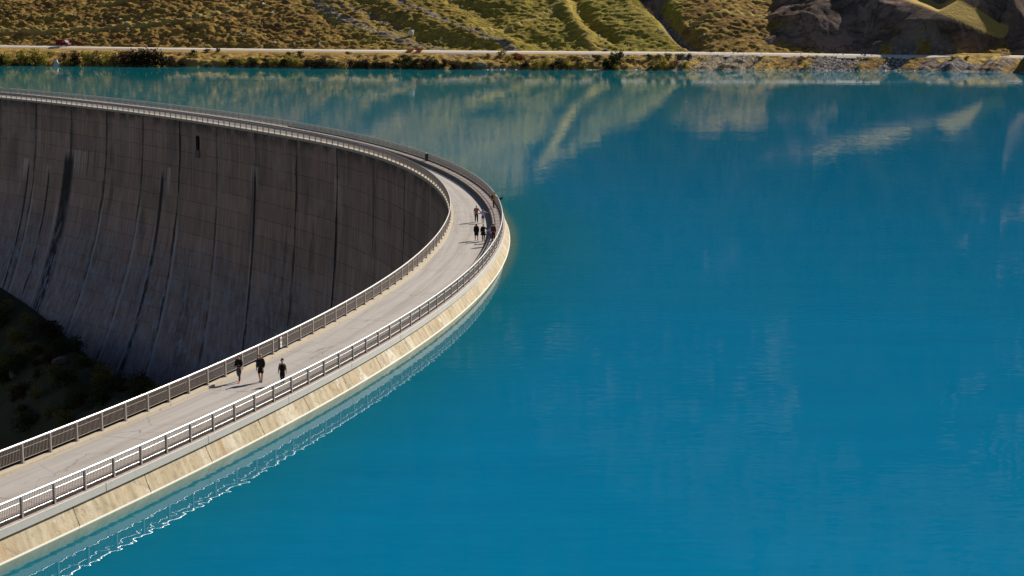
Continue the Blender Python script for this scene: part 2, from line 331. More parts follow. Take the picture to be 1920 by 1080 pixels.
def ribbon(name, prof, mat, parent=None, uvf=None, phs=PH, smooth=False):
    """prof(p) -> list of (r, z); uvf(p, i, r, z) -> uv"""
    V, UV, n = [], [], len(prof(phs[0]))
    for p in phs:
        for i, (r, z) in enumerate(prof(p)):
            V.append(pol(p, r, z)); UV.append(uvf(p, i, r, z) if uvf else (arc(p), r))
    Fc = [(a*n+i, (a+1)*n+i, (a+1)*n+i+1, a*n+i+1) for a in range(len(phs)-1) for i in range(n-1)]
    return mesh_obj(name, V, Fc, mat, parent, smooth, UV)
WZK = .45                                                # walkway height above the road
def sstep(x, a, b): t = np.clip((x-a)/(b-a), 0, 1); return t*t*(3-2*t)
def bulge(p, d):                                         # how far the valley face leans in at depth d
    k = .0022+.0034*float(sstep(p, .50, .70)); return k*d*d
dam = tag(empty('arch_dam', pol(0, Ro(0))), 'tall curved concrete arch dam with a dark shaded valley face and a yellowish lake face', 'dam')
dam.location = (0, 0, 0)
def keep(o): return o
ribbon('walkway', lambda p: [(Ro(p)+.24, WZK), (Ro(p)-1.12, WZK)], M['walk'], dam, lambda p, i, r, z: (arc(p), float(i)))
ribbon('walkway_wall', lambda p: [(Ro(p)-1.12, WZK), (Ro(p)-1.12, -.3)], M['sill'], dam, lambda p, i, r, z: (arc(p), z))
ribbon('edge_beam', lambda p: [(Ro(p)+.24, WZK), (Ro(p)+.26, WZK+.02), (Ro(p)+.31, WZK), (Ro(p)+.31, .06), (Ro(p)+.06, .04)], M['beam'], dam,
       lambda p, i, r, z: (arc(p), z))
ribbon('lake_face', lambda p: [(Ro(p)+.08, .05), (Ro(p)+.18, -.02), (Ro(p)+.80, WZ), (Ro(p)+1.4, -1.9), (Ro(p)+3.5, -8), (Ro(p)+3.6, -60)], M['up'], dam,
       lambda p, i, r, z: (arc(p), -z))
ribbon('kerb', lambda p: [(Ro(p)-Wd(p)+.33, -.1), (Ro(p)-Wd(p)+.30, .13), (Ro(p)-Wd(p)-.12, .15), (Ro(p)-Wd(p)-.18, .12), (Ro(p)-Wd(p)-.18, -.28), (Ro(p)-Wd(p)+.05, -.30)],
       M['kerb'], dam, lambda p, i, r, z: (arc(p), z))
zs = [.28, 1, 2, 4, 7, 10, 14, 18, 22, 26, 30, 35, 40, 46, 52, 60, 70]
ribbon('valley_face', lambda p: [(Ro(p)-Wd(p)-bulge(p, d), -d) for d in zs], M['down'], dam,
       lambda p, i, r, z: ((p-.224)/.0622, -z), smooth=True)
tag(ribbon('road', lambda p: [(Ro(p)-1.12, 0), (Ro(p)-1.8, .012), (Ro(p)-(Wd(p)+.66)/2, .03), (Ro(p)-Wd(p)+.9, .012), (Ro(p)-Wd(p)+.32, 0)], M['road'], None,
           lambda p, i, r, z: (arc(p), (Ro(p)-1.12-r)/(Wd(p)-1.44))), kind='structure')
# arched inspection opening: solid near-black panel, the hollow's shade put into its colour
def on_face(px, py):
    d = ray(px, py)
    lo = None
    for t in np.arange(80, 700, .5):
        q = d*t; z = q[2]+CH; v = Vector((q[0], q[1], z)); p = phi_of(v); r = math.hypot(q[0]-CX, q[1]-CY)
        if z < 0 and p > .15 and r > Ro(p)-Wd(p)-bulge(p, -z): return v, p
    return v, p
v, p = on_face(372.5, 281)
t_ = Vector((-math.sin(p), math.cos(p), 0)); n_ = Vector((-math.cos(p), -math.sin(p), 0))
b = MB(); pts = [(-.62, 0), (.62, 0)]+[(.62*math.cos(a), 2.1+.55*math.sin(a)) for a in np.linspace(0, math.pi, 9)]
for dep in (.04, -.5):
    for x, h in pts: b.v.append(v+t_*x+Vector((0, 0, h))+n_*(dep+.22))
k = len(pts); b.f = [tuple(range(k))]+[(i, (i+1) % k, k+(i+1) % k, k+i) for i in range(k)]
b.obj('inspection_opening', M['dark'], dam)
b = MB(); b.box(v+Vector((0, 0, -.75))+n_*.22, t_*.95, n_*.10, Vector((0, 0, .72))); b.obj('opening_sill', M['sill'], dam, bevel=.03)

# ------------------------------------------------------------------ railings
def chain(start, step, rad, back, fwd):
    """post angles at equal spacing along the curve of radius rad(p)"""
    out = [start]; p = start
    for _ in range(fwd): p += step/rad(p)*.999/ math.sqrt(1+((rad(p+.001)-rad(p))/.001/rad(p))**2); out.append(p)
    p = start
    for _ in range(back): p -= step/rad(p)*.999/ math.sqrt(1+((rad(p+.001)-rad(p))/.001/rad(p))**2); out.insert(0, p)
    return out
def railing(name, label, phs, rad, base, h, outer):
    root = tag(empty(name), label, 'railing')
    P = [pol(p, rad(p), base) for p in phs]; up = Vector((0, 0, 1)); N = len(P)
    cam = Vector((0, 0, CH)); seen = [i for i in range(N)]
    def vis(v):
        x = 960+F*v.x/max(1, v.y*CP-(v.z-CH)*SP); return -60 < x < 1980 and v.y > 20
    order = sorted(range(N), key=lambda i: (not vis(P[i]), (P[i]-cam).length)); near = set(order[:100]); nearb = set(order[:99])
    hr = MB(); w, t = .075, .055
    hr.tube([q+up*(h-.055) for q in P], .062, 12)
    hr.obj('handrail', M['rail'], root, True)
    rest = MB(); restb = MB(); restr = MB()
    for i, q in enumerate(P):
        d = (P[min(i+1, N-1)]-P[max(i-1, 0)]).normalized(); sd = Vector((d.y, -d.x, 0))
        mb = MB() if i in near else rest
        mb.box(q+up*(h-.11)/2, d*.055, sd*.065, up*(h-.11)/2); mb.box(q+up*.012, d*.10, sd*.11, up*.012)
        if i in near: mb.obj('post', M['post'], root)
    for i in range(N-1):
        a, c = P[i], P[i+1]; d = (c-a); L = d.length; d.normalize(); sd = Vector((d.y, -d.x, 0)); mb = MB() if i in nearb else restb
        a2, c2 = a+d*.058, c-d*.058
        rl = MB() if i in nearb else restr; rr_ = .021 if outer else .014; rl.tube([a2+up*(h*.68), c2+up*(h*.68)], rr_, 8, False); rl.tube([a2+up*.2, c2+up*.2], rr_, 8, False)
        nb = 19
        for j in range(nb):
            q = a2+(c2-a2)*((j+.5)/nb); mb.box(q+up*(.2+.027+h-.112)/2+sd*0, d*.0075, sd*.012, up*((h-.112-.227)/2))
        if i in nearb:
            pnl = mb.obj('baluster_panel', M['bars'], root); rl.obj('cross_rail', M['rail'] if outer else M['post'], pnl, True)
            if outer:
                e = MB(); e.beam(a2+up*.075, c2+up*.075, .012, .14); e.obj('toe_plate', M['toe'], pnl)
    if rest.v: tag(rest.obj('post', M['post'], root), kind='stuff')
    if restb.v: tag(restb.obj('baluster_panel', M['bars'], root), kind='stuff')
    if restr.v: tag(restr.obj('cross_rail', M['rail'], root), kind='stuff')
    return root, P
po = phi_of(ground(38, 929.3, 1.5)); OUT = chain(po, 2.39, Ro, 28, 165)
rin = lambda p: Ro(p)-Wd(p)
pi_ = phi_of(ground(30, 828.5, 1.25)); INN = chain(pi_, 2.36, rin, 28, 165)
railing('lakeside_railing', 'pale steel railing with brown posts along the raised lakeside walkway of the dam', OUT, Ro, WZK, 1.08, True)
_, INP = railing('valley_railing', 'pale steel railing along the ochre kerb on the valley side of the dam road', INN, rin, .15, 1.12, False)

# sign on the valley railing
q = ground(521.5, 641, .75); pq = phi_of(q); q = pol(pq, rin(pq)+.09, .38)
t_ = Vector((-math.sin(pq), math.cos(pq), 0)); n_ = Vector((math.cos(pq), math.sin(pq), 0)); up = Vector((0, 0, 1))
sg = tag(empty('warning_sign', q), 'narrow white warning sign with a red ring hung on the valley side railing', 'sign'); sg.rotation_euler = (0, 0, 0)
b = MB(); b.box((0, 0, .36), t_*.15, n_*.012, up*.36); b.obj('sign_panel', M['white'], sg, bevel=.006)
b = MB(); R0, R1 = .085, .12
for rr in (R1, R0):
    for k in range(20): b.v.append(n_*.017+t_*math.cos(k*math.pi/10)*rr+up*(.52+math.sin(k*math.pi/10)*rr))
b.f = [(k, (k+1) % 20, 20+(k+1) % 20, 20+k) for k in range(20)]; b.box(n_*.018+up*.52, (t_+up).normalized()*.085, n_*.001, (t_-up).normalized()*.012)
b.obj('red_ring', M['red'], sg)
b = MB(); b.ball(n_*.016+up*.575, (.02, .02, .022), 8, 5); b.box(n_*.0155+up*.50, t_*.022, n_*.001, up*.045); b.box(n_*.0155+up*.25, t_*.07, n_*.001, up*.012)
b.box(n_*.0155+up*.20, t_*.09, n_*.001, up*.012); b.obj('pictogram', M['black'], sg)
# dark cabinet standing against the lakeside railing
q = ground(806.5, 301.5, WZK); pc = phi_of(q); q = pol(pc, Ro(pc)-.28, WZK)
cb = tag(empty('equipment_cabinet', q, pc), 'small dark metal cabinet standing on the walkway against the lakeside railing', 'cabinet')
b = MB(); b.box((0, 0, .56), (.17, 0, 0), (0, .36, 0), (0, 0, .5)); b.obj('housing', M['toe'], cb, bevel=.02)
b = MB(); b.box((-.185, 0, .56), (.012, 0, 0), (0, .31, 0), (0, 0, .44)); b.obj('door', M['black'], cb, bevel=.006)
b = MB(); b.box((0, 0, 1.08), (.20, 0, 0), (0, .40, 0), (0, 0, .018)); b.obj('lid', M['post'], cb)
b = MB(); b.box((0, 0, .03), (.15, 0, 0), (0, .33, 0), (0, 0, .03)); b.obj('plinth', M['sill'], cb)

# ------------------------------------------------------------------ terrain across the lake
_perm = RNG.random((257, 257))
def vnoise(x, y):
    xi = np.floor(x).astype(int); yi = np.floor(y).astype(int); fx = x-xi; fy = y-yi
    fx = fx*fx*(3-2*fx); fy = fy*fy*(3-2*fy); xi %= 256; yi %= 256; x2 = (xi+1) % 256; y2 = (yi+1) % 256
    return (_perm[xi, yi]*(1-fx)+_perm[x2, yi]*fx)*(1-fy)+(_perm[xi, y2]*(1-fx)+_perm[x2, y2]*fx)*fy-.5
def fbm(x, y, o=4, g=.5):
    s = 0; a = 1
    for k in range(o): s = s+a*vnoise(x*2**k+17.3*k, y*2**k+5.1*k); a *= g
    return s
def pdist(px, v, poly, vs=1.0):                          # distance to a traced line, and side
    best = np.full(px.shape, 1e9)
    for (x0, y0), (x1, y1) in zip(poly[:-1], poly[1:]):
        dx, dy = x1-x0, (y1-y0)*vs; L = dx*dx+dy*dy
        t = np.clip(((px-x0)*dx+(v-y0)*vs*dy)/L, 0, 1); best = np.minimum(best, np.hypot(px-x0-t*dx, (v-y0)*vs-t*dy))
    return best
def bell(d, s): return np.exp(-(d/s)**2)
pxs = np.concatenate([np.linspace(-2400, -60, 60)[:-1], np.arange(-60, 1981, 2.4), np.linspace(2000, 5200, 110)])
A_ = (pxs-960)/F
Ys = np.interp(pxs, [-2400, 0, 320, 640, 960, 1280, 1670, 1920, 2600, 5200], [640, 569.5, 558, 545, 536.2, 532.7, 529.3, 519.3, 470, 330])
Ys = Ys+2.5*fbm(pxs/60, pxs*0+3, 4)*np.clip((1700-pxs)/200, .25, 1)
ZR = 3.8-.7*np.clip((pxs-1300)/600, 0, 1)
rrow = np.interp(pxs, [0, 320, 640, 960, 1280, 1500, 1700, 1920], [86.5, 91.2, 94.8, 97.3, 99.3, 101.8, 104.6, 106])
yy = (540-rrow)/F; tt = (ZR-CH)/(-SP+yy*CP); Yr = (CP+yy*SP)*tt
Yr = np.where(pxs > 1920, Yr*np.interp(pxs, [1920, 2600, 5200], [1, .93, .66]), np.where(pxs < 0, Yr*np.interp(pxs, [-2400, 0], [1.12, 1]), Yr))
Yr = np.maximum(Yr, Ys+8); RWID = 6.0
fr_b = np.linspace(0, 1, 44)[1:]
ab = np.concatenate([np.arange(0, 46, .42), np.arange(46, 110, 1.6), np.arange(110, 420, 7.0), np.arange(420, 2300, 24.0)])
rowsY = np.concatenate([np.array([-30, -12, -5, -2, -.8])[:, None]+Ys[None, :], Ys[None, :]+fr_b[:, None]*(Yr-Ys)[None, :],
                        Yr[None, :]+np.linspace(0, RWID, 7)[1:, None], Yr[None, :]+RWID+.6+ab[:, None]])
NB, NRD = 5+len(fr_b), 6
PX = np.broadcast_to(pxs, rowsY.shape); AA = (PX-960)/F; Y = rowsY; X = AA*Y
ZRb, YRb, YSb = [np.broadcast_to(q, Y.shape) for q in (ZR, Yr, Ys)]
dn = (Y-YSb); fb = np.clip(dn/(YRb-YSb), 0, 1)
steep = np.clip((PX-900)/500, 0, 1)
lip = 2.3*sstep(dn, .0, 2.6+1.2*fbm(PX/22, PX*0, 3))*(1-steep)*(.75+.5*fbm(PX/40+7, PX*0+4, 3))
bank = WZ+lip+(ZRb-WZ-lip)*((1-steep)*(.25*np.sqrt(np.clip(fb, 0, 1))+.75*sstep(fb, .0, 1))+steep*fb)
Zb = np.where(dn < 0, WZ+dn*.45, bank)
above = np.clip(Y-YRb-RWID, 0, None)
SLOPE = math.tan(R(20))
Zg = ZRb+SLOPE*np.clip(above-.8, 0, None)+.14*np.clip(above-130, 0, None)
Z = np.where(above > 0, Zg, Zb)
Zbase = Z.copy(); V0 = row_of(Y, Zbase)
cS, sS, tE = math.cos(AZ), math.sin(AZ), math.tan(EL)
U = -X*sS+Y*cS; W = X*cS+Y*sS
# features of the visible slope, traced on the base slope: ridges, gullies, terraces
up = (above > 0)*1.0; ramp = np.clip(above/6, 0, 1)*up
feat = np.zeros_like(Y)
feat += 1.3*bell(pdist(PX, V0, [(660, -60), (740, 20), (960, 92)], 2), 26)
feat -= 1.4*bell(pdist(PX, V0, [(700, 28), (800, 70), (870, 92)], 2), 26)
feat -= 1.5*bell(pdist(PX, V0, [(860, 0), (960, 58), (1030, 84)], 2), 22)
feat += 1.7*bell(pdist(PX, V0, [(1000, -120), (1048, -20), (1062, 14), (1082, 56), (1110, 96)], 2), 15)
feat -= 2.0*bell(pdist(PX, V0, [(1050, -60), (1082, 8), (1104, 44), (1150, 72)], 2), 15)
feat += .8*bell(pdist(PX, V0, [(1120, -40), (1200, 40), (1262, 84)], 2), 34)
feat -= 4.2*bell(pdist(PX, V0, [(1180, -60), (1222, 6), (1246, 34), (1268, 62), (1310, 96)], 2), 17)*ramp
feat += 2.2*bell(pdist(PX, V0, [(1330, -10), (1350, 30)], 2), 60)
feat -= 1.3*bell(pdist(PX, V0, [(1370, -30), (1340, 20), (1290, 40)], 2), 12)
feat -= 1.0*bell(pdist(PX, V0, [(540, -40), (600, 20), (690, 90)], 2), 26)
feat += 1.0*bell(pdist(PX, V0, [(250, -30), (330, 20), (520, 92)], 2), 60)
path = np.zeros_like(Y)
for poly, wdt in (([(-80, 61), (60, 59), (170, 54), (290, 48), (360, 39), (430, 24), (470, 8)], 3.2), ([(900, 62), (970, 42), (1030, 18), (1062, -6)], 3), ([(1284, 46), (1350, 34), (1432, 29)], 3.2),
                  ([(200, 4), (330, -8), (420, -25)], 3)):
    d = pdist(PX, V0, poly, 2); path = np.maximum(path, bell(d, wdt*2)); feat += .5*bell(d, wdt*2.2)-.55*bell(pdist(PX, V0-6, poly, 2), wdt*2.5)
hum = (1.45-.45*sstep(PX, 480, 900))*up
n1 = fbm((X*.9+Y*.25)/5.5, (Y-.35*X)/2.3, 4, .62); n2 = fbm(X/2.0+40, (Y+.3*X)/1.25, 3, .6)
n3 = fbm(X/26+9, Y/18, 3)
smooth = np.clip(1-.4*bell(pdist(PX, V0, [(1140, -30), (1180, 20), (1235, 74)], 2), 60), .2, 1)
Z = Z+(feat*ramp+hum*(.62*n1+.72*n2)*smooth*np.clip(above/2.5, 0, 1)+2.2*n3*np.clip(above/14, 0, 1))*up
# bank relief
bk = (dn > 0)*(above <= 0)*np.clip(dn/2, 0, 1)*np.clip((YRb-Y)/2.5, 0, 1)
gul = fbm((PX+V0*1.1)/16.0, V0*0+2, 3, .55)
Z = Z+bk*((1.5*fbm(X/4+3, Y/3, 4, .6)+.5*n2)*np.where(PX < 1250, 1, .5)+np.where(PX > 1250, 1.5, .2)*gul)
Z = np.where((dn > 0) & (above <= 0) & (Y < YRb-.3), np.minimum(Z, np.maximum(ZRb-.45-.02*(YRb-Y), Zbase-.6)), Z)
# the lake-shore mound at the right
mound = bell(pdist(PX, V0, [(1770, 122), (1800, 112), (1850, 112)], 2), 26)*(above <= 0)*(dn > -3)
Z = Z+.9*mound
# dark mountain: rises just steeper than the sun, so it shades itself; its foot follows the traced shade edge
def at_base(px, v):                                      # point of the base slope seen at a photo position
    j = int(np.argmin(abs(pxs-px))); col = V0[:, j]; i = np.where(col[5:] <= v)[0]
    i = (i[0]+5) if len(i) else len(col)-1
    return U[i, j], W[i, j], Zbase[i, j]
edge = [(1668, 131), (1640, 106), (1570, 98), (1500, 96), (1444, 84), (1422, 60), (1430, 20), (1440, 0), (1400, -18), (1330, -20), (1290, -10),
        (1255, 0), (1225, 10), (1185, -14), (1130, -50), (1060, -112), (1000, -178), (950, -236), (860, -290), (700, -320), (500, -340), (200, -355), (-300, -365)]
E_ = np.array([at_base(*e) for e in edge])
KS = .692
ue, we = E_[:, 0], E_[:, 1]-E_[:, 2]/KS
o = np.argsort(ue); ue, we = ue[o], we[o]
kp = ue > 275; ue, we = ue[kp], we[kp]; print('EDGE', np.round(np.c_[ue, we], 1).tolist())
ue = np.concatenate([[-400, 0, 110, 236, 250, 261, 271], ue, [ue[-1]+200]])
we = np.concatenate([[400, 440, 455, 466, 476, 500, 500], we, [we[-1]+10]])
w0 = np.interp(U, ue, we)
t = W-w0
Zm = (KS+.5*sstep(U, 620, 900))*t
Zm = Zm-(17*sstep(U, 236, 272)*(1-sstep(U, 290, 325))+9*sstep(U, 290, 325)*(1-sstep(U, 338, 385)))*(.6*np.clip((t-22)/95, 0, 1)+.4*np.clip((t-110)/150, 0, 1))
Zm = np.where(Zm > 150, 150+(Zm-150)*.955, Zm)
crag = fbm(X/19+Y/60, (Y)/23+2, 5, .55)
ridge = np.abs(fbm(X/31+5, (Y+X*.4)/24, 4, .5))
win = sstep(U, 250, 272)*(1-sstep(U, 288, 310))*(1-sstep(PX, 1872, 1892))
Zm = Zm+(2.6*crag-5.5*ridge+.2)*np.clip(t/18, 0, 1)*(1-.85*sstep(t, 170, 330))*(1-.97*win*(1-sstep(t, 46, 70)))-.5*win*(1-sstep(t, 46, 70))
crest = 760+90*fbm(U/90, U*0+1, 4)
Zm = np.where(Zm > crest, crest+(Zm-crest)*-.12, Zm)
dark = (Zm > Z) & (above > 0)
# sunlit rib crossing the dark mountain
Vm = row_of(Y, np.maximum(Z, Zm))
rib = pdist(PX, Vm, [(1866, 54), (1800, 16), (1730, -22), (1640, -62), (1560, -100), (1490, -134)], 1)
rw = np.interp(PX, [1480, 1560, 1700, 1866], [44, 38, 24, 11])
ribm = np.where(dark, 1-sstep(rib, rw*1.0, rw*1.8), 0)*sstep(PX, 1470, 1620)*(1-sstep(PX, 1862, 1905))
dY = np.diff(Y, axis=0, prepend=Y[:1]); cut = np.cumsum(ribm*.46*dY, axis=0)
Zm = Zm-cut*(1-sstep(t, 70, 330))
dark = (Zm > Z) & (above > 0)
Z = np.where(above > 0, np.maximum(Z, Zm), Z)
Z = np.where(above > 0, np.maximum(Z, ZRb+.02), Z)
# far left hill flattens out into a plateau
Z = np.where(Z > 760, 760+(Z-760)*.15, Z)
# masks
rock = np.zeros_like(Y)+(.16+.14*np.exp(-((PX-520)/260)**2))*up
for poly, wdt, a in (([(540, -60), (610, 12), (700, 56), (830, 92)], 22, .62), ([(600, -10), (700, 26), (760, 60)], 28, .48), ([(680, -30), (790, 22), (965, 95)], 15, .62), ([(1180, -60), (1222, 6), (1246, 34), (1268, 62), (1310, 96)], 15, .8),
                     ([(1240, 60), (1300, 92)], 14, .6), ([(880, 94), (960, 92)], 10, .4)):
    rock = np.maximum(rock, a*bell(pdist(PX, V0, poly, 2), wdt))
bkm = ((dn > -3)*(above <= 0))
stripe = vnoise((PX+V0*1.1)/34.0, V0*0+8)
rock = np.where(bkm > 0, np.where(PX > 1262, .68+.9*stripe, .10)+.5*bell(pdist(PX, V0, [(840, 100), (950, 102)], 2), 14)+.55*bell(pdist(PX, V0, [(1095, 102), (1120, 112)], 2), 13), rock)
rock = np.where(mound > .5, np.where(V0 > 119, .9, .0), rock)
rock = np.where((dn < .7), .75, rock)
rock = np.where(dark, .66+.35*crag, rock)
rock = np.where(ribm > .3, 0.0, rock)
green = np.clip((PX-560)/420, 0, 1)*.8+.1
green = np.where(PX > 1275, .12, green)+.35*bell(pdist(PX, V0, [(1150, -30), (1190, 20), (1240, 74)], 2), 60)
green = np.where(bkm > 0, .02+.12*np.clip((PX-700)/400, 0, 1), green); green = np.where(ribm > .3, .1, green); green = np.where(mound > .5, .15, green)
pale = np.where(bkm > 0, np.where(PX < 520, .22, .0)*sstep(fb, .45, .8)*sstep(stripe+.5, .2, .6), path*.8+.30*bell(pdist(PX, V0, [(1055, -20), (1066, 14), (1084, 56), (1110, 96)], 2), 12)+.35*bell(pdist(PX, V0, [(600, -10), (640, 40), (760, 66)], 2), 14))
pale = np.where((mound > .5)&(V0 < 119), .8, pale); pale = np.where(ribm > .3, 1.0, pale)
pale = np.maximum(pale, .30*bell(above-.5, 1.6)*(PX < 1450))
nr, nc = Y.shape
TX, TY, TZ = X, Y, Z
VT = row_of(TY, TZ)
faces = np.arange((nr-1)*nc).reshape(nr-1, nc)[:, :-1].ravel()
fq = np.stack([faces, faces+1, faces+nc+1, faces+nc], 1)
me = bpy.data.meshes.new('mountainside')
me.vertices.add(nr*nc); me.vertices.foreach_set('co', np.stack([TX, TY, TZ], -1).astype(np.float32).ravel())
me.loops.add(fq.size); me.loops.foreach_set('vertex_index', fq.astype(np.int32).ravel())
me.polygons.add(len(fq)); me.polygons.foreach_set('loop_start', np.arange(0, fq.size, 4, dtype=np.int32)); me.polygons.foreach_set('loop_total', np.full(len(fq), 4, np.int32))
me.polygons.foreach_set('use_smooth', np.ones(len(fq), bool)); me.update(calc_edges=True)
ca = me.color_attributes.new('masks', 'FLOAT_COLOR', 'POINT')
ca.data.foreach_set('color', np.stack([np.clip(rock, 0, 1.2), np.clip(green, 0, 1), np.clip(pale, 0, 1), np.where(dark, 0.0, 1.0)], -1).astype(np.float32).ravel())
me.materials.append(M['hill'])
tag(link(bpy.data.objects.new('mountainside', me)), kind='structure')
def on_hill(px, v):                                      # where the eye meets the terrain at a photo position
    j = min(max(int(np.searchsorted(pxs, px)), 1), nc-1); f = (px-pxs[j-1])/(pxs[j]-pxs[j-1])
    z = TZ[:, j-1]*(1-f)+TZ[:, j]*f; y = TY[:, j-1]*(1-f)+TY[:, j]*f; r = row_of(y, z)
    i = np.where(r[4:] <= v)[0]; i = int(i[0])+4 if len(i) else nr-1
    g = (r[i-1]-v)/max(1e-6, r[i-1]-r[i]); g = min(max(g, 0), 1)
    yy = y[i-1]+g*(y[i]-y[i-1]); return Vector(((px-960)/F*yy, yy, z[i-1]+g*(z[i]-z[i-1])))
def bank_at(px, f):                                      # point of the bank, f from the water (0) to the road (1)
    j = min(max(int(np.searchsorted(pxs, px)), 1), nc-1); i = 4+max(1, min(len(fr_b), int(round(f*len(fr_b)))))
    return Vector((TX[i, j], TY[i, j], TZ[i, j]))
# the gravel road along the far bank: road bed plus a pale outer shoulder
js = np.where((pxs > -2000) & (pxs < 4200))[0]
rv, rf = [], []
for k, j in enumerate(js):
    for dy, dz in ((-2.2, -.95), (-.4, .02), (.3, .10), (3.0, .13), (RWID-.3, .10), (RWID+.3, -.15)):
        y = Yr[j]+dy; rv.append((A_[j]*y, y, ZR[j]+dz))
    if k: rf += [((k-1)*6+i, k*6+i, k*6+i+1, (k-1)*6+i+1) for i in range(5)]
tag(mesh_obj('lakeside_road', rv, rf, M['gravel'], None, True), kind='structure')

# ------------------------------------------------------------------ lake
phw = np.linspace(-1.25, 1.75, 420); rings = np.concatenate([[0, .3, .7, 1.2, 2, 3, 4.5, 6.5, 9, 12, 16, 22, 30], np.linspace(45, 760, 24)])
wv, wn = [], []
for p in phw:
    r0 = Ro(max(min(p, 1.32), -.66))+.45; pr = p
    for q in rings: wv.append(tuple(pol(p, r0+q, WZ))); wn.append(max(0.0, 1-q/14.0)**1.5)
n = len(rings); wf = [(a*n+i, a*n+i+1, (a+1)*n+i+1, (a+1)*n+i) for a in range(len(phw)-1) for i in range(n-1)]
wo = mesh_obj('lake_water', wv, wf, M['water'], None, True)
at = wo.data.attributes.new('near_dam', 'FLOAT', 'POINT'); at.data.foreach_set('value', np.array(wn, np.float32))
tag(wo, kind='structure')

# ------------------------------------------------------------------ dark valley slope below the dam, and the slope the photographer stands on
out_px = [(-420, 300), (-220, 400), (-90, 478), (0, 537), (60, 577), (120, 627), (190, 692), (255, 738), (330, 800), (420, 880)]
far_ = [on_face(*q)[0] for q in out_px]
near_px = [(-900, 1250), (-520, 1080), (-220, 955), (0, 850), (80, 822), (160, 790), (230, 760), (285, 742), (340, 716), (400, 690)]
near_ = []
for q, fv in zip(near_px, far_):
    dd = ray(*q); tt_ = fv.y*.80/dd[1]; near_.append(Vector((dd[0]*tt_, dd[1]*tt_, CH+dd[2]*tt_)))
ns, nt = 150, 70; vv, vf = [], []
for i in range(ns):
    s = i/(ns-1)*(len(far_)-1); k = min(int(s), len(far_)-2); f = s-k
    a = near_[k].lerp(near_[k+1], f); b_ = far_[k].lerp(far_[k+1], f)
    for j in range(nt):
        t_ = j/(nt-1)*1.06; q = a.lerp(b_, t_)
        w = max(0.0, min(1.0, t_*6))*max(0.0, min(1.0, (1.0-t_)*4))
        q.z += w*(5.5*float(fbm(np.array(q.x/22+3), np.array(q.y/22), 4, .55))+1.2*float(fbm(np.array(q.x/4.), np.array(q.y/4.), 3)))-(.5 if j == 0 else 0)
        vv.append(q)
vf = [(i*nt+j, (i+1)*nt+j, (i+1)*nt+j+1, i*nt+j+1) for i in range(ns-1) for j in range(nt-1)]
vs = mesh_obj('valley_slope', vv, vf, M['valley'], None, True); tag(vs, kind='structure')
ca = vs.data.color_attributes.new('masks', 'FLOAT_COLOR', 'POINT')
rk = [(.25+.5*float(vnoise(np.array(q.x/9+50), np.array(q.y/9))), .8, 0, 1) for q in vv]
ca.data.foreach_set('color', np.array(rk, np.float32).ravel())
def valley_at(s, t_): i = int(s*(ns-1)); j = int(t_*(nt-1)/1.06); return vv[i*nt+j].copy()
# hillside under the camera
gx = np.linspace(-160, 120, 71); gy = np.linspace(-160, 62, 57); hv = []
for y in gy:
    for x in gx:
        zz = min(22.3, 22.3-.40*max(0, y+4)-.0012*max(0, y)**2); zz -= .10*max(0, x-6)+.0012*max(0, x-6)**2
        zz += (float(fbm(np.array(x/14.), np.array(y/14.), 3)))*1.6*min(1, max(0, (-y+6)/10)); zz += max(0, -y-8)*.35
        if x < -12: zz = min(zz, 22.3+(x+12)*.5-.3*max(0, y)) if y > -40 else zz
        hv.append((x, y, zz))
hf = [(j*71+i, j*71+i+1, (j+1)*71+i+1, (j+1)*71+i) for j in range(56) for i in range(70)]
ho = mesh_obj('abutment_hill', hv, hf, M['hill'], None, True); tag(ho, kind='structure')
ca = ho.data.color_attributes.new('masks', 'FLOAT_COLOR', 'POINT'); ca.data.foreach_set('color', np.tile(np.array([.25, .4, .1, 1], np.float32), (len(hv), 1)).ravel())

# ------------------------------------------------------------------ vegetation, stones, van
ONES = ['', 'first', 'second', 'third', 'fourth', 'fifth', 'sixth', 'seventh', 'eighth', 'ninth', 'tenth', 'eleventh', 'twelfth', 'thirteenth', 'fourteenth', 'fifteenth', 'sixteenth', 'seventeenth', 'eighteenth', 'nineteenth']
TENS = {2: 'twent', 3: 'thirt', 4: 'fort', 5: 'fift', 6: 'sixt', 7: 'sevent', 8: 'eight'}
def ordinal(n):
    if n < 20: return ONES[n]
    t, o_ = divmod(n, 10)
    return TENS[t]+'ieth' if o_ == 0 else TENS[t]+'y-'+ONES[o_]
M['leaf_willow'] = m_leaf('willow_leaves', (.50, .38, .075), (.28, .25, .05))
M['leaf_dark'] = m_leaf('dark_green_leaves', (.085, .095, .028), (.035, .045, .016))
M['leaf_olive'] = m_leaf('olive_leaves', (.27, .21, .06), (.13, .115, .034))
M['leaf_rust'] = m_leaf('rust_red_leaves', (.36, .12, .035), (.17, .06, .022))
M['leaf_bark'] = m_leaf('reddish_brown_leaves', (.10, .055, .028), (.045, .028, .018))
M['twig'] = simple('brown_twigs', (.10, .07, .045), .9)
M['rockpale'] = m_rock('pale_limestone', (.50, .47, .45), (.80, .77, .74))
M['rockgrey'] = m_rock('grey_boulder_rock', (.20, .18, .17), (.42, .39, .37))
M['rockshade'] = m_rock('shade_darkened_boulder_rock', (.05, .042, .037), (.12, .10, .09))  # grey boulder rock with the valley's shade put into its colour
M['rockdark'] = m_rock('dark_boulder_rock', (.05, .045, .042), (.13, .115, .105))
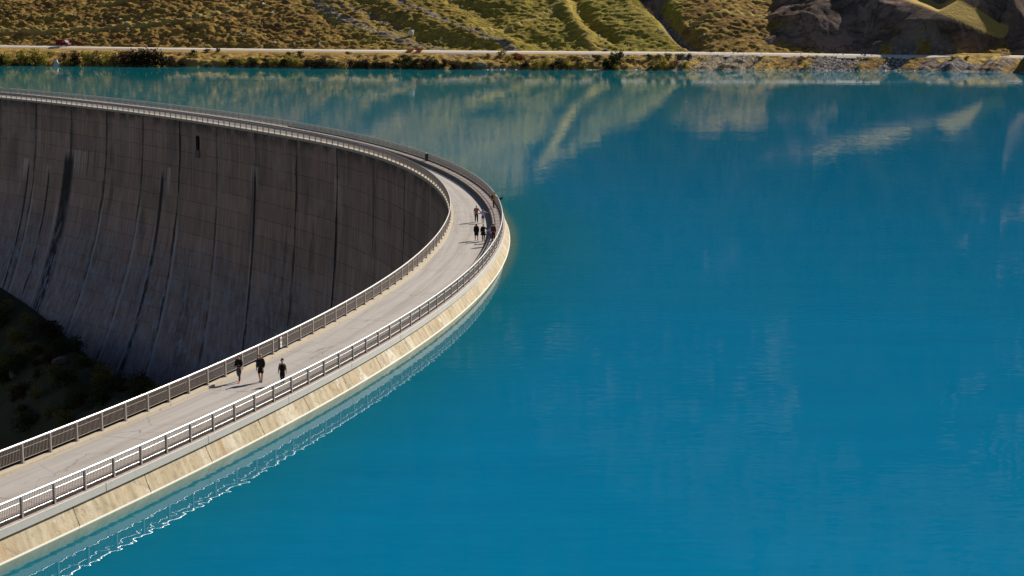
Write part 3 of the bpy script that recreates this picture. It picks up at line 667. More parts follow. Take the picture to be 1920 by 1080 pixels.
def crown_mesh(seed, n, lobes, size, flat=1.0):
    rr = random.Random(seed); mb = MB(); L = []
    for k in range(lobes):
        a = rr.uniform(0, 6.28); d = rr.uniform(.0, .36); h = rr.uniform(.30, .78)
        L.append((Vector((d*math.cos(a), d*math.sin(a), h)), rr.uniform(.13, .25)))
    for i in range(n):
        c, r = L[i % lobes]; v = Vector((rr.gauss(0, 1), rr.gauss(0, 1), rr.gauss(0, 1))).normalized()*r*rr.uniform(.55, 1.08)
        p = c+v; p.z = max(.02, p.z*flat)
        x = Vector((rr.gauss(0, 1), rr.gauss(0, 1), rr.gauss(0, 1))).normalized(); y = x.orthogonal().normalized()
        if rr.random() < .5: y = x.cross(y)
        s = size*rr.uniform(.6, 1.4); k = len(mb.v)
        mb.v += [p-x*s, p-y*s*.55, p+x*s, p+y*s*.55]; mb.f.append((k, k+1, k+2, k+3))
    for i in range(n//5):                                # skirt of low leaves
        a = rr.uniform(0, 6.28); d = rr.uniform(.1, .42); p = Vector((d*math.cos(a), d*math.sin(a), rr.uniform(.02, .3)*flat)); s = size*rr.uniform(.7, 1.3); k = len(mb.v)
        x = Vector((rr.gauss(0, 1), rr.gauss(0, 1), rr.gauss(0, .6))).normalized(); y = x.orthogonal().normalized()
        mb.v += [p-x*s, p-y*s*.55, p+x*s, p+y*s*.55]; mb.f.append((k, k+1, k+2, k+3))
    return mb, L
def bush_kind(name, mat, seed, n=420, lobes=8, size=.055, flat=1.0, stems=5):
    out = []
    for k in range(3):
        root = empty(name); mb, L = crown_mesh(seed+k, n, lobes+k, size, flat); mb.obj('crown', mat, root)
        st = MB()
        for c, r in L[:stems]: st.tube([Vector((c.x*.15, c.y*.15, -.08)), Vector((c.x*.6, c.y*.6, c.z*.5*flat)), Vector((c.x, c.y, c.z*flat))], [.022, .015, .007], 5)
        st.obj('stems', M['twig'], root); out.append(root)
    return out
USED = set()
def put(protos, loc, sx, sz, rz, label, cat, group, sy=None):
    pr = protos[random.randrange(len(protos))]; sy = sy or sx
    if pr.name not in USED: USED.add(pr.name); c = pr
    else:
        c = pr.copy(); COL.objects.link(c)
        for ch in pr.children:
            d = ch.copy(); COL.objects.link(d); d.parent = c
    c.location = loc; c.scale = (sx, sy, sz); c.rotation_euler = (0, 0, rz)
    return tag(c, label, cat, group)
KIND = {'y': ('yellow_green_bush', 'leaf_willow', 'yellow-green'), 'd': ('dark_bush', 'leaf_dark', 'dark green'), 'o': ('olive_bush', 'leaf_olive', 'olive'),
        'r': ('rust_red_bush', 'leaf_rust', 'rust red'), 'b': ('brown_bush', 'leaf_bark', 'dark reddish-brown')}
PROT = {k: bush_kind(v[0], M[v[1]], 40+7*i) for i, (k, v) in enumerate(KIND.items())}
# (photo x, photo row of the foot, height in photo pixels, width/height, kind)
B = [(6, 122, 20, 1.1, 'd'), (24, 121, 22, 1.2, 'y'), (46, 121, 26, 1.0, 'y'), (60, 122, 16, 1.3, 'd'), (72, 121, 27, 1.0, 'y'), (92, 121, 20, 1.1, 'y'), (36, 123.5, 8, 2.2, 'o'), (100, 107, 12, 1.5, 'o'),
     (136, 122, 14, 1.7, 'y'), (128, 112, 14, 1.4, 'b'), (150, 121, 23, 1.1, 'b'), (166, 121, 24, 1.0, 'y'), (181, 120, 22, 1.0, 'o'), (191, 122.5, 10, 1.6, 'y'), (206, 121, 22, 1.0, 'y'), (221, 121, 20, 1.0, 'o'),
     (236, 122, 24, 1.1, 'b'), (252, 122, 26, 1.1, 'b'), (267, 122.5, 28, 1.0, 'd'), (282, 122.5, 28, 1.1, 'b'), (298, 123, 28, 1.0, 'b'), (312, 123, 22, 1.2, 'd'), (328, 123, 16, 1.3, 'b'), (345, 124, 12, 1.6, 'b'),
     (368, 105, 13, 1.1, 'd'), (392, 98, 7, 2.2, 'b'), (414, 98, 9, 1.3, 'd'), (395, 124.5, 8, 1.8, 'o'), (424, 124, 12, 1.3, 'y'), (438, 123, 12, 1.5, 'd'), (456, 121, 12, 1.4, 'y'), (476, 124, 16, 1.3, 'd'),
     (484, 119, 12, 1.3, 'y'), (504, 124.5, 15, 1.4, 'd'), (520, 122, 13, 1.4, 'y'), (534, 124.5, 14, 1.2, 'd'), (548, 122, 16, 1.2, 'y'), (562, 124.5, 16, 1.1, 'y'), (546, 107, 11, 1.4, 'd'), (566, 105, 12, 1.1, 'd'),
     (578, 125, 14, 1.2, 'b'), (594, 125.5, 16, 1.2, 'd'), (610, 126, 18, 1.1, 'b'), (626, 126, 13, 1.3, 'o'), (644, 127.5, 9, 1.2, 'y'), (660, 126.5, 14, 1.3, 'b'), (676, 127, 14, 1.3, 'd'), (692, 127, 16, 1.2, 'b'),
     (708, 127.5, 14, 1.3, 'd'), (726, 128, 13, 1.3, 'b'), (746, 128, 16, 1.2, 'd'), (758, 115, 14, 1.2, 'd'), (764, 128, 22, 1.0, 'd'), (770, 98, 8, 2.2, 'r'), (788, 99, 11, 1.6, 'r'), (782, 128, 18, 1.1, 'd'),
     (800, 128, 18, 1.2, 'b'), (816, 128.5, 18, 1.2, 'd'), (834, 124, 12, 1.4, 'b'), (854, 128, 14, 1.3, 'b'), (876, 128, 12, 1.4, 'd'), (724, 109, 7, 1.6, 'o'), (655, 102, 6, 2.0, 'd'),
     (916, 107, 9, 1.2, 'o'), (940, 108, 15, 1.0, 'o'), (956, 114, 12, 1.3, 'y'), (966, 110, 13, 1.3, 'r'), (962, 125, 12, 1.2, 'y'), (984, 127, 14, 1.1, 'b'), (978, 113, 10, 1.6, 'r'), (1004, 128, 16, 1.1, 'y'),
     (1020, 127, 17, 1.0, 'y'), (1034, 128, 10, 1.5, 'd'), (1050, 128, 19, 1.2, 'd'), (1064, 127, 16, 1.1, 'y'), (1084, 120, 12, 1.2, 'd'), (1093, 127.5, 12, 1.2, 'y'), (1118, 114, 14, 1.2, 'd'), (1070, 111, 8, 1.4, 'o'),
     (1146, 128.5, 30, .8, 'd'), (1158, 124, 26, .9, 'd'), (1152, 129, 14, 1.2, 'y'), (1136, 129, 18, 1.0, 'd'), (1216, 113, 13, 1.2, 'd'), (1232, 111, 11, 1.2, 'o'), (1250, 111, 14, 1.0, 'd'), (1222, 128, 14, 1.3, 'o'),
     (1240, 128, 16, 1.3, 'y'), (1258, 127, 12, 1.2, 'o'), (1272, 112, 14, 1.3, 'd'), (1288, 111, 12, 1.1, 'd'), (1266, 122, 9, 1.4, 'r'), (1282, 126, 12, 1.2, 'y'), (1352, 127, 8, 1.3, 'o'), (1420, 112, 8, 1.4, 'o'),
     (1508, 128, 10, 1.2, 'y'), (1498, 112, 8, 1.5, 'o'), (1606, 128, 8, 1.0, 'y'), (1780, 111, 7, 1.5, 'o'), (1806, 110, 6, 1.8, 'r'), (443, 86, 11, 1.1, 'y'), (515, 87, 5, 2.2, 'o'), (560, 88, 5, 2.0, 'o'), (200, 83, 5, 1.6, 'o')]
cnt = {}
for x, r, h, wr, k in sorted(B):
    P = on_hill(x, r); sc = P.y/F; hm = h*sc*(1.22 if r > 116 and x < 1250 else 1.05); wm = hm*wr*1.25; cnt[k] = cnt.get(k, 0)+1
    P.z -= .12*hm
    nm = 'bank above the far waterline' if k != 'r' else 'lakeside bank'
    put(PROT[k], P, wm, hm*1.12, random.uniform(0, 6.28), f'{ordinal(cnt[k])} of the {KIND[k][2]} bushes on the far bank, counted from the left', 'bush', f'{KIND[k][2]} bushes on the far bank')
# shaded shrubs of the valley slope below the dam
VK = {'y': ('yellowing_shrub', 'leaf_olive', 'yellowing olive'), 'd': ('dark_shrub', 'leaf_dark', 'dark green'), 'r': ('reddish_shrub', 'leaf_bark', 'dark reddish')}
VP = {k: bush_kind(v[0], M[v[1]], 140+9*i, 900, 11, .036) for i, (k, v) in enumerate(VK.items())}
spots = []
for i in range(110):
    s = random.uniform(.28, .80); t_ = random.uniform(.02, .88-.25*max(0, (s-.6)/.2)); q = valley_at(s, t_)
    if any((q-w).length < 2.6 for w in spots): continue
    spots.append(q)
    k = random.choices('ydr', (4, 5, 2))[0]; h = random.uniform(2.0, 4.6)
    q.z -= .3
    put(VP[k], q, h*random.uniform(1.1, 1.7), h, random.uniform(0, 6.28), f'{VK[k][2]} shrub on the shaded slope below the dam wall', 'shrub', f'{VK[k][2]} shrubs on the shaded valley slope')
def rock_proto(name, seed, mat, pointy=0.0):
    rr = random.Random(seed); bm = bmesh.new(); bmesh.ops.create_icosphere(bm, subdivisions=3, radius=.5)
    pl = [(Vector((rr.gauss(0, 1), rr.gauss(0, 1), rr.gauss(0, .8))).normalized(), rr.uniform(.26, .42)) for _ in range(13)]
    for v in bm.verts:
        p = v.co.copy()
        for n_, d_ in pl:
            e = p.dot(n_)-d_
            if e > 0: p -= n_*e*.92
        p += p.normalized()*.05*(float(vnoise(np.array(p.x*5+seed), np.array(p.y*5+p.z*3))))
        if pointy: f_ = 1-pointy*max(0, p.z+.2); p.x *= f_; p.y *= f_; p.z *= 1+pointy*.8
        v.co = p
    me = bpy.data.meshes.new(name); bm.to_mesh(me); bm.free(); me.materials.append(mat)
    return link(bpy.data.objects.new(name, me))
def place_rock(protos, loc, sx, sy, sz, rz, label, cat, group=None, sink=.15):
    pr = protos[random.randrange(len(protos))]
    if pr.name not in USED: USED.add(pr.name); c = pr
    else: c = link(pr.copy())
    c.location = loc+Vector((0, 0, sz*(.5-sink)*.75)); c.scale = (sx, sy, sz); c.rotation_euler = (random.uniform(-.3, .3), random.uniform(-.3, .3), rz)
    return tag(c, label, cat, group)
r1 = [rock_proto('pale_stone', 300+i, M['rockpale']) for i in range(4)]
def size_at(P, px): return px*P.y/F
# single conspicuous stones
P = on_hill(774, 66); w = size_at(P, 14); place_rock([rock_proto('white_boulder', 311, M['rockpale'])], P, w, w, w*1.05, .4, 'big white boulder alone on the grassy slope above the lakeside road', 'boulder')
P = on_hill(1134, 97); w = size_at(P, 13); place_rock([rock_proto('dark_boulder', 312, M['rockdark'])], P, w, w, w*.62, 1.1, 'dark boulder on the upper edge of the lakeside road', 'boulder')
P = on_hill(1135, 82); w = size_at(P, 9); place_rock([rock_proto('dark_boulder', 313, M['rockdark'])], P, w, w, w*.6, 2.1, 'small dark boulder in the grass just above the roadside boulder', 'boulder')
P = on_hill(829, 81); w = size_at(P, 7); place_rock([rock_proto('grey_boulder', 314, M['rockpale'])], P, w, w, w*.8, .3, 'pale boulder at the lower end of the rubble streak near the road', 'boulder')
P = on_hill(907, 74); w = size_at(P, 11); place_rock([rock_proto('grey_boulder', 315, M['rockgrey'])], P, w, w, w*.8, .3, 'grey boulder in the rubble on the right of the white boulder', 'boulder')
P = on_hill(112, 124.5); w = size_at(P, 15); place_rock([rock_proto('pointed_rock', 316, M['rockpale'], .9)], P, w*.9, w*.7, w*.95, .5, 'pointed white rock at the waterline below the red van', 'rock', sink=.05)
P = on_hill(903, 124); w = size_at(P, 22); place_rock([rock_proto('grey_slab', 317, M['rockgrey'])], P, w, w*.6, w*.42, .1, 'broad grey rock slab among dark bushes on the bank', 'rock')
sh = [(379, 123, 3), (447, 124.5, 4), (456, 124.8, 4), (463, 124.8, 3), (486, 125, 4), (500, 125, 3), (512, 125.2, 3), (582, 124, 9), (612, 126, 3), (628, 126.4, 3), (743, 128.2, 6), (751, 128.4, 6), (884, 129.4, 4), (897, 129.4, 3), (915, 129.6, 5), (922, 130, 6),
      (931, 129.8, 5), (938, 130.2, 5), (946, 129.8, 5), (955, 130.2, 7), (968, 129.6, 5), (1044, 129.6, 7), (1056, 129.8, 7), (1066, 129.4, 5), (1100, 129.8, 6), (1107, 129.4, 5), (1123, 129.6, 6), (1190, 130, 7), (1204, 130.2, 6), (1258, 130, 5), (1300, 130.4, 5),
      (1346, 131, 5), (1400, 131.4, 4), (1460, 131.6, 5), (1500, 131.8, 5), (1546, 132, 5), (1580, 132.2, 5), (1604, 132.2, 5), (1622, 132.3, 6), (1640, 132.4, 6), (1656, 132.6, 6), (1672, 132.8, 7), (1708, 132.8, 7), (1722, 132.8, 6), (1737, 133, 8), (1752, 133, 4),
      (1786, 133.6, 4), (1794, 133.8, 5), (1808, 133.8, 4)]
for i, (x, r, s) in enumerate(sh):
    d_ = ray(x, r); tt_ = (WZ-CH)/d_[2]; j = int(np.argmin(abs(pxs-x))); P = Vector((A_[j]*(Ys[j]-.3), Ys[j]-.3, WZ-.12)); w = size_at(P, s)
    place_rock(r1, P, w, w*.8, max(.35, w*.55), random.uniform(0, 3), f'{ordinal(i+1)} of the small pale stones along the far waterline, counted from the left', 'stone', 'pale stones along the far waterline')
hs = [(30, 30, 4), (145, 28, 4), (200, 40, 5), (234, 37, 5), (245, 42, 5), (247, 55, 5), (373, 67, 4), (382, 31, 5), (415, 48, 5), (432, 36, 5), (462, 66, 6), (500, 9, 7), (516, 25, 6), (520, 81, 5), (548, 13, 6), (563, 28, 5), (602, 83, 5), (749, 73, 5), (761, 22, 6), (868, 14, 6), (878, 28, 5),
      (1018, 46, 5), (1083, 23, 6), (1101, 63, 6), (1121, 68, 5), (1126, 78, 5), (1159, 68, 5), (1176, 86, 5), (1232, 56, 5), (1316, 66, 5), (1420, 90, 5)]
r2 = [rock_proto('hillside_stone', 330+i, M['rockpale']) for i in range(3)]
for i, (x, r, s) in enumerate(hs):
    P = on_hill(x, r); w = size_at(P, s); place_rock(r2, P, w, w*.9, w*.8, random.uniform(0, 3), f'{ordinal(i+1)} of the pale stones dotting the far hillside, counted from the left', 'stone', 'pale stones dotting the hillside')
vb = [(.38, .40, 3), (.52, .45, 3.6), (.62, .40, 3)]
for i, (s, t_, w) in enumerate(vb):
    P = valley_at(s, t_); place_rock([rock_proto('shaded_boulder', 350+i, M['rockshade'])], P, w, w*.8, w*.6, random.uniform(0, 3), f'{ordinal(i+1)} of the big grey boulders on the shaded valley slope, counted from the left', 'boulder', 'boulders on the shaded valley slope')
# rubble strewn over the slope: too many to count
mb = MB(); mask_ok = np.where((above > .5) & (PX > -40) & (PX < 1460) & (V0 > -40) & ~dark)
pr_ = np.clip(rock[mask_ok], 0, 1)**1.5+.045; idx = RNG.choice(len(pr_), 2600, p=pr_/pr_.sum(), replace=False)
ico = [(0, 0, 1)]+[(math.cos(k*2.1)*.9, math.sin(k*2.1)*.9, .1) for k in range(3)]+[(0, 0, -.6)]
for k in idx:
    i, j = mask_ok[0][k], mask_ok[1][k]; c = Vector((X[i, j]+random.uniform(-.5, .5), Y[i, j], Z[i, j])); s = .10+.26*random.random()**3; n0 = len(mb.v)
    a = random.uniform(0, 6.28); ca_, sa_ = math.cos(a), math.sin(a)
    for x, y, z in ico: mb.v.append(c+Vector((x*ca_-y*sa_, (x*sa_+y*ca_), z*.75+.1))*s*random.uniform(.8, 1.25))
    for q in range(3): mb.f += [(n0, n0+1+q, n0+1+(q+1) % 3), (n0+4, n0+1+(q+1) % 3, n0+1+q)]
tag(mb.obj('rubble', M['rockgrey']), 'loose grey rubble strewn over the grassy far hillside', 'rubble', kind='stuff')
# rubble of the gravel banks at the right of the road
mb = MB(); mk = np.where((above <= 0) & (dn > .2) & (PX > 1270) & (PX < 1700)); pr_ = np.clip(rock[mk], .02, 1); idx = RNG.choice(len(pr_), 1100, p=pr_/pr_.sum(), replace=False)
for k in idx:
    i, j = mk[0][k], mk[1][k]; c = Vector((X[i, j]+random.uniform(-.5, .5), Y[i, j], Z[i, j])); s = .12+.35*random.random()**2.5; n0 = len(mb.v); a = random.uniform(0, 6.28); ca_, sa_ = math.cos(a), math.sin(a)
    for x, y, z in ico: mb.v.append(c+Vector((x*ca_-y*sa_, (x*sa_+y*ca_), z*.75+.1))*s*random.uniform(.8, 1.25))
    for q in range(3): mb.f += [(n0, n0+1+q, n0+1+(q+1) % 3), (n0+4, n0+1+(q+1) % 3, n0+1+q)]
tag(mb.obj('bank_rubble', M['rockpale']), 'grey broken rock covering the steep bank under the road', 'rubble', kind='stuff')
# marker post beside the road
P = on_hill(1167, 97.5); mp = tag(empty('marker_post', P), 'short dark post standing at the lakeside road right of the large dark bush', 'post')
b = MB(); b.tube([(0, 0, -.2), (0, 0, .95)], [.10, .085], 8); b.obj('shaft', M['toe'], mp); b = MB(); b.ball((0, 0, 1.0), (.13, .13, .12)); b.obj('cap', M['black'], mp)

# red van on the lakeside road
M['vanred'] = simple('red_van_paint', (.17, .008, .010), .6, 0, .12, 1.0, .15); M['glass'] = simple('dark_window_glass', (.03, .035, .04), .08, 0, .1, 1.0, .8)
M['shield'] = simple('glare_pale_windscreen', (.75, .78, .82), .12, .6, .05, 1.0, .8); M['tyre'] = simple('tyre_rubber', (.02, .02, .02), .9); M['rim'] = simple('steel_rim', (.45, .45, .46), .4, .8)  # windscreen is pale because sun glare is put into its colour
j = int(np.argmin(abs(pxs-126))); P = Vector((A_[j]*(Yr[j]+3.2), Yr[j]+3.2, ZR[j]+.13)); hd = math.atan2((A_[j+4]*Yr[j+4]-A_[j-4]*Yr[j-4]) and (Yr[j+4]-Yr[j-4]), A_[j+4]*Yr[j+4]-A_[j-4]*Yr[j-4])
van = tag(empty('van', P, hd), 'dark red panel van driving along the far lakeside road', 'van')
prof = [(-2.5, .45), (-2.52, 1.2), (-2.46, 2.12), (-2.3, 2.28), (.55, 2.34), (.95, 2.22), (1.75, 1.38), (2.35, 1.12), (2.52, .85), (2.5, .42)]
b = MB(); n = len(prof)
for sgn in (-1, 1):
    for x, z in prof: b.v.append(Vector((x, sgn*(.98-(.10 if z > 1.5 else 0)), z)))
b.f = [tuple(range(n)), tuple(range(2*n-1, n-1, -1))]+[(i, n+i, n+(i+1) % n, (i+1) % n) for i in range(n)]
body = b.obj('body', M['vanred'], van, bevel=.05)
b = MB(); b.v = [Vector((1.0, -.84, 2.16)), Vector((1.0, .84, 2.16)), Vector((1.76, .93, 1.40)), Vector((1.76, -.93, 1.40))]; b.v += [v+Vector((.03, 0, .03)) for v in b.v]
b.f = [(0, 1, 2, 3), (7, 6, 5, 4), (0, 4, 5, 1), (1, 5, 6, 2), (2, 6, 7, 3), (3, 7, 4, 0)]; b.obj('windscreen', M['shield'], van)
for sgn in (-1, 1):
    b = MB(); b.v = [Vector((.1, sgn*.93, 1.5)), Vector((1.55, sgn*.95, 1.5)), Vector((1.0, sgn*.905, 2.06)), Vector((.1, sgn*.905, 2.06))]; b.v += [v+Vector((0, sgn*.03, 0)) for v in b.v]
    b.f = [(0, 1, 2, 3), (7, 6, 5, 4), (0, 4, 5, 1), (1, 5, 6, 2), (2, 6, 7, 3), (3, 7, 4, 0)]; b.obj('side_window', M['glass'], van)
    b = MB(); b.box((1.35, sgn*1.08, 1.5), (.08, 0, 0), (0, .10, 0), (0, 0, .12)); b.obj('wing_mirror', M['black'], van, bevel=.02)
    b = MB(); b.box((2.40, sgn*.74, .98), (.09, 0, 0), (0, .17, 0), (0, 0, .11)); b.obj('headlight', M['shield'], van, bevel=.03)
    b = MB(); b.box((-2.52, sgn*.86, 1.3), (.02, 0, 0), (0, .08, 0), (0, 0, .28)); b.obj('tail_light', M['red'], van)
    b = MB(); b.box((-.1, sgn*.995, 1.05), (.9, 0, 0), (0, .012, 0), (0, 0, .03)); b.obj('side_strip', M['black'], van)
    for x in (-1.55, 1.6):
        w = empty('wheel', (x, sgn*.86, .36)); w.parent = van
        b = MB(); b.tube([(0, -.12, 0), (0, .12, 0)], .36, 18); b.obj('tyre', M['tyre'], w)
        b = MB(); b.tube([(0, -.125, 0), (0, .125, 0)], .21, 14); b.obj('rim', M['rim'], w)
b = MB(); b.box((2.5, 0, .5), (.07, 0, 0), (0, .95, 0), (0, 0, .13)); b.obj('bumper', M['black'], van, bevel=.03)
b = MB(); b.box((-2.53, 0, .5), (.06, 0, 0), (0, .95, 0), (0, 0, .10)); b.obj('bumper', M['black'], van, bevel=.03)

# ------------------------------------------------------------------ people
def skinned(name, V, Ed, Rr, mat, parent=None, sub=1):
    me = bpy.data.meshes.new(name); me.from_pydata([tuple(v) for v in V], Ed, []); me.update()
    o = link(bpy.data.objects.new(name, me)); sk = o.modifiers.new('skin', 'SKIN'); sk.use_smooth_shade = True
    for i, r in enumerate(Rr): me.skin_vertices[0].data[i].radius = tuple(x*1.2 for x in r) if hasattr(r, '__len__') else (r*1.2, r*1.2)
    me.skin_vertices[0].data[0].use_root = True
    sb = o.modifiers.new('sub', 'SUBSURF'); sb.levels = sub; sb.render_levels = sub
    dg = bpy.context.evaluated_depsgraph_get(); m2 = bpy.data.meshes.new_from_object(o.evaluated_get(dg)); m2.name = name
    o.modifiers.clear(); o.data = m2; bpy.data.meshes.remove(me); m2.materials.clear(); m2.materials.append(mat)
    if parent: o.parent = parent
    return o
PM = {}
def cloth(key, col, rough=.85):
    if key not in PM: PM[key] = simple(key, col, rough, 0, .18, 9.0, .2)
    return PM[key]
SKIN = simple('skin', (.48, .27, .19), .55, 0, .1, 6.0)
def person(loc, yaw, h, label, legs, arms, top, bottom, shoes, hair, extra=(), bend=0.0, headturn=0.0, group=None):
    """legs: per side (knee dx,dy,z),(ankle dx,dy,z); arms: per side elbow, wrist; body frame x right, y forward, z up"""
    k = h/1.75; sh = lambda z: max(0, z-.95)*bend
    J = {}
    V, E, Rr = [], [], []
    def add(p, r, par=None, dy=True):
        V.append(Vector((p[0], p[1]+(sh(p[2]) if dy else 0), p[2]))*k); Rr.append(tuple(x*k for x in r) if hasattr(r, '__len__') else r*k)
        if par is not None: E.append((par, len(V)-1))
        return len(V)-1
    pel = add((0, 0, .96), (.135, .10)); wa = add((0, 0, 1.10), (.115, .09), pel); ch = add((0, 0, 1.30), (.145, .105), wa); nb = add((0, 0, 1.46), .065, ch)
    nk = add((0, .01, 1.52), .048, nb); jw = add((headturn*.02, .035, 1.585), .068, nk); hd = add((headturn*.02, .02, 1.655), (.080, .092), jw); tp = add((headturn*.02, .01, 1.725), .055, hd)
    add((headturn*.09, .135, 1.635), .014, hd)
    J['leg'] = []; J['arm'] = []
    for s, (kn, an), (el, wr) in ((-1, legs[0], arms[0]), (1, legs[1], arms[1])):
        hp = add((s*.09, 0, .90), .085, pel); th = add((s*.10+kn[0]*.5, kn[1]*.5, (.90+kn[2])/2), .075, hp); kv = add((s*.10+kn[0], kn[1], kn[2]), .055, th)
        cf = add((s*.10+(kn[0]*.6+an[0]*.4), kn[1]*.6+an[1]*.4-.01, kn[2]*.6+an[2]*.4), .052, kv); av = add((s*.10+an[0], an[1], an[2]), .036, cf); up_ = an[2]-.085
        hl = add((s*.10+an[0], an[1]-.03, an[2]-.045), .036, av); to = add((s*.10+an[0]+s*.02, an[1]+.15, an[2]-.055-up_*.35), .03, av)
        J['leg'].append((V[hp].copy()/k, V[th].copy()/k, V[kv].copy()/k, V[cf].copy()/k, V[av].copy()/k, V[to].copy()/k))
        so_ = add((s*.175, 0, 1.42), .058, ch); ev = add((s*.19+el[0], el[1], el[2]), .042, so_); wv_ = add((s*.19+wr[0], wr[1], wr[2]), .027, ev)
        dr = Vector((wr[0]-el[0], wr[1]-el[1], wr[2]-el[2])).normalized(); sd = Vector((0, 1, 0)) if abs(dr.y) < .8 else Vector((1, 0, 0)); sd = (sd-dr*sd.dot(dr)).normalized(); nn = dr.cross(sd)
        base = Vector((s*.19+wr[0], wr[1], wr[2])); pm = add(base+dr*.07, (.034, .02), wv_)
        for q, ln in ((-1.5, .062), (-.5, .078), (.5, .082), (1.5, .07)):
            f1 = add(base+dr*.105+sd*q*.018, .0085, pm); f2 = add(base+dr*(.105+ln*.55)+sd*q*.019+nn*.008, .008, f1); add(base+dr*(.105+ln)+sd*q*.019+nn*.028, .0065, f2)
        t1 = add(base+dr*.05+sd*.042, .010, wv_); add(base+dr*.095+sd*.06+nn*.012, .008, t1)
        J['arm'].append((V[so_].copy()/k, V[ev].copy()/k, V[wv_].copy()/k))
    body = skinned('person', V, E, Rr, SKIN); body.location = loc; body.rotation_euler = (0, 0, yaw)
    tag(body, label, 'person', group)
    def part(name, pts, mat):                            # pts: list of chains sharing points by value
        vv, ee, rr, idx = [], [], [], {}
        for chn in pts:
            last = None
            for p, r in chn:
                key = tuple(round(x, 4) for x in p)
                if key not in idx: idx[key] = len(vv); vv.append(Vector(p)*k); rr.append(tuple(x*k for x in r) if hasattr(r, '__len__') else r*k)
                if last is not None and last != idx[key]: ee.append((last, idx[key]))
                last = idx[key]
        return skinned(name, vv, ee, rr, mat, body)
    sp = lambda z: (0, sh(z), z)
    w_ = top.get('w', 1.0); g = .022*w_+.008
    chest = [(sp(1.45), .078+g*.4), (sp(1.30), (.150+g, .112+g)), (sp(1.10), (.122+g, .098+g)), (sp(top.get('len', .92)), (.138+g, .11+g))]
    chains = [chest]
    for so_, ev, wv_ in J['arm']:
        cA = [(sp(1.30), .16), (tuple(so_), .064+g*.6)]
        if top['sleeve'] == 'long': cA += [(tuple(ev), .046+g*.6), (tuple(ev.lerp(wv_, .9)), .034+g*.4)]
        elif top['sleeve'] == 'separate':
            part('sleeve', [[(tuple(so_), .066), (tuple(ev), .053), (tuple(ev.lerp(wv_, .9)), .040)]], top['smat']); continue
        elif top['sleeve'] == 'short': cA += [(tuple(so_.lerp(ev, .75)), .052+g*.5)]
        chains.append(cA)
    part(top['name'], chains, top['mat'])
    gb = .014; chains = [[(sp(1.04), (.13+gb, .10+gb)), ((0, 0, .94), (.145+gb, .115+gb))]]
    for hp, th, kv, cf, av, to in J['leg']:
        cB = [((0, 0, .94), .145), (tuple(hp), .092+gb), (tuple(th), .08+gb)]
        if bottom['kind'] == 'trousers': cB += [(tuple(kv), .058+gb), (tuple(cf), .054+gb), (tuple(av), .042+gb)]
        elif bottom['kind'] == 'leggings': cB += [(tuple(kv), .060), (tuple(cf), .057), (tuple(av), .041)]
        elif bottom['kind'] == 'shorts': cB += [(tuple(th.lerp(kv, .85)), .072+gb)]
        chains.append(cB)
    part(bottom['name'], chains, bottom['mat'])
    if bottom.get('skirt') or top.get('skirt'):
        c = top if top.get('skirt') else bottom; z1, r1_ = c['skirt']; mb = MB(); n = 18
        for z, r in ((1.10, .15), (.92, .18), ((.92+z1)/2, (.18+r1_)/2), (z1, r1_), (z1+.01, r1_-.02)):
            for q in range(n): a = 2*math.pi*q/n; f_ = 1+.05*math.sin(q*3.0+1); mb.v.append(Vector((r*f_*math.cos(a), r*.8*f_*math.sin(a)+sh(z), z))*k)
        mb.f = [(i*n+q, i*n+(q+1) % n, (i+1)*n+(q+1) % n, (i+1)*n+q) for i in range(4) for q in range(n)]
        mb.obj('coat_skirt' if top.get('skirt') else 'skirt', c['mat'], body, True)
    for hp, th, kv, cf, av, to in J['leg']:
        d = (to-av); d.z = 0; d.normalize()
        part('shoe', [[(tuple(av+Vector((0, 0, -.005))), .045), (tuple(av-d*.045+Vector((0, 0, -.045))), .040)], [(tuple(av+Vector((0, 0, -.005))), .045), (tuple(av.lerp(to, .6)), .044), (tuple(to+d*.03), .034)]], shoes)
    hx = headturn*.02
    ht = {'short': [[((hx, .015+sh(1.7), 1.745), .05), ((hx, 0+sh(1.7), 1.70), (.092, .095)), ((hx, -.035+sh(1.6), 1.63), .066)]],
          'long': [[((hx, .015+sh(1.7), 1.745), .052), ((hx, -.005+sh(1.7), 1.69), (.095, .10)), ((hx, -.05+sh(1.6), 1.60), (.092, .06)), ((hx, -.075+sh(1.5), 1.46), (.085, .045)), ((hx, -.09+sh(1.4), 1.36), .035)]],
          'bun': [[((hx, .015+sh(1.7), 1.745), .05), ((hx, 0+sh(1.7), 1.70), (.092, .095)), ((hx, -.04+sh(1.6), 1.64), .066)], [((hx, .015+sh(1.7), 1.745), .05), ((hx, -.04+sh(1.7), 1.81), .05), ((hx, -.05+sh(1.7), 1.84), .035)]],
          'tail': [[((hx, .015+sh(1.7), 1.745), .05), ((hx, 0+sh(1.7), 1.70), (.093, .096)), ((hx, -.09+sh(1.65), 1.67), .045), ((hx, -.15+sh(1.55), 1.58), .035), ((hx, -.15+sh(1.45), 1.44), .02)]]}
    part('hair', ht[hair[0]], hair[1])
    for ex in extra:
        if ex[0] == 'cap':
            mb = MB(); mb.ball((hx, .012+sh(1.7), 1.70), (.102, .112, .085), 12, 7); mb.box((hx+headturn*.05, .15+sh(1.7), 1.69), (.065, 0, 0), (0, .07, -.012), (0, 0, .007))
            o = mb.obj('cap', ex[1], body, True); o.scale = (k, k, k)
        if ex[0] == 'backpack':
            mb = MB(); mb.box((0, -.21+sh(1.25), 1.24), (.14, 0, 0), (0, .085, 0), (0, 0, .21)); o = mb.obj('backpack', ex[1], body, False, .05); o.scale = (k, k, k)
        if ex[0] == 'hood':
            part('hood', [[((0, -.05+sh(1.5), 1.50), (.105, .06)), ((0, -.085+sh(1.45), 1.43), (.09, .05))]], ex[1])
    return body
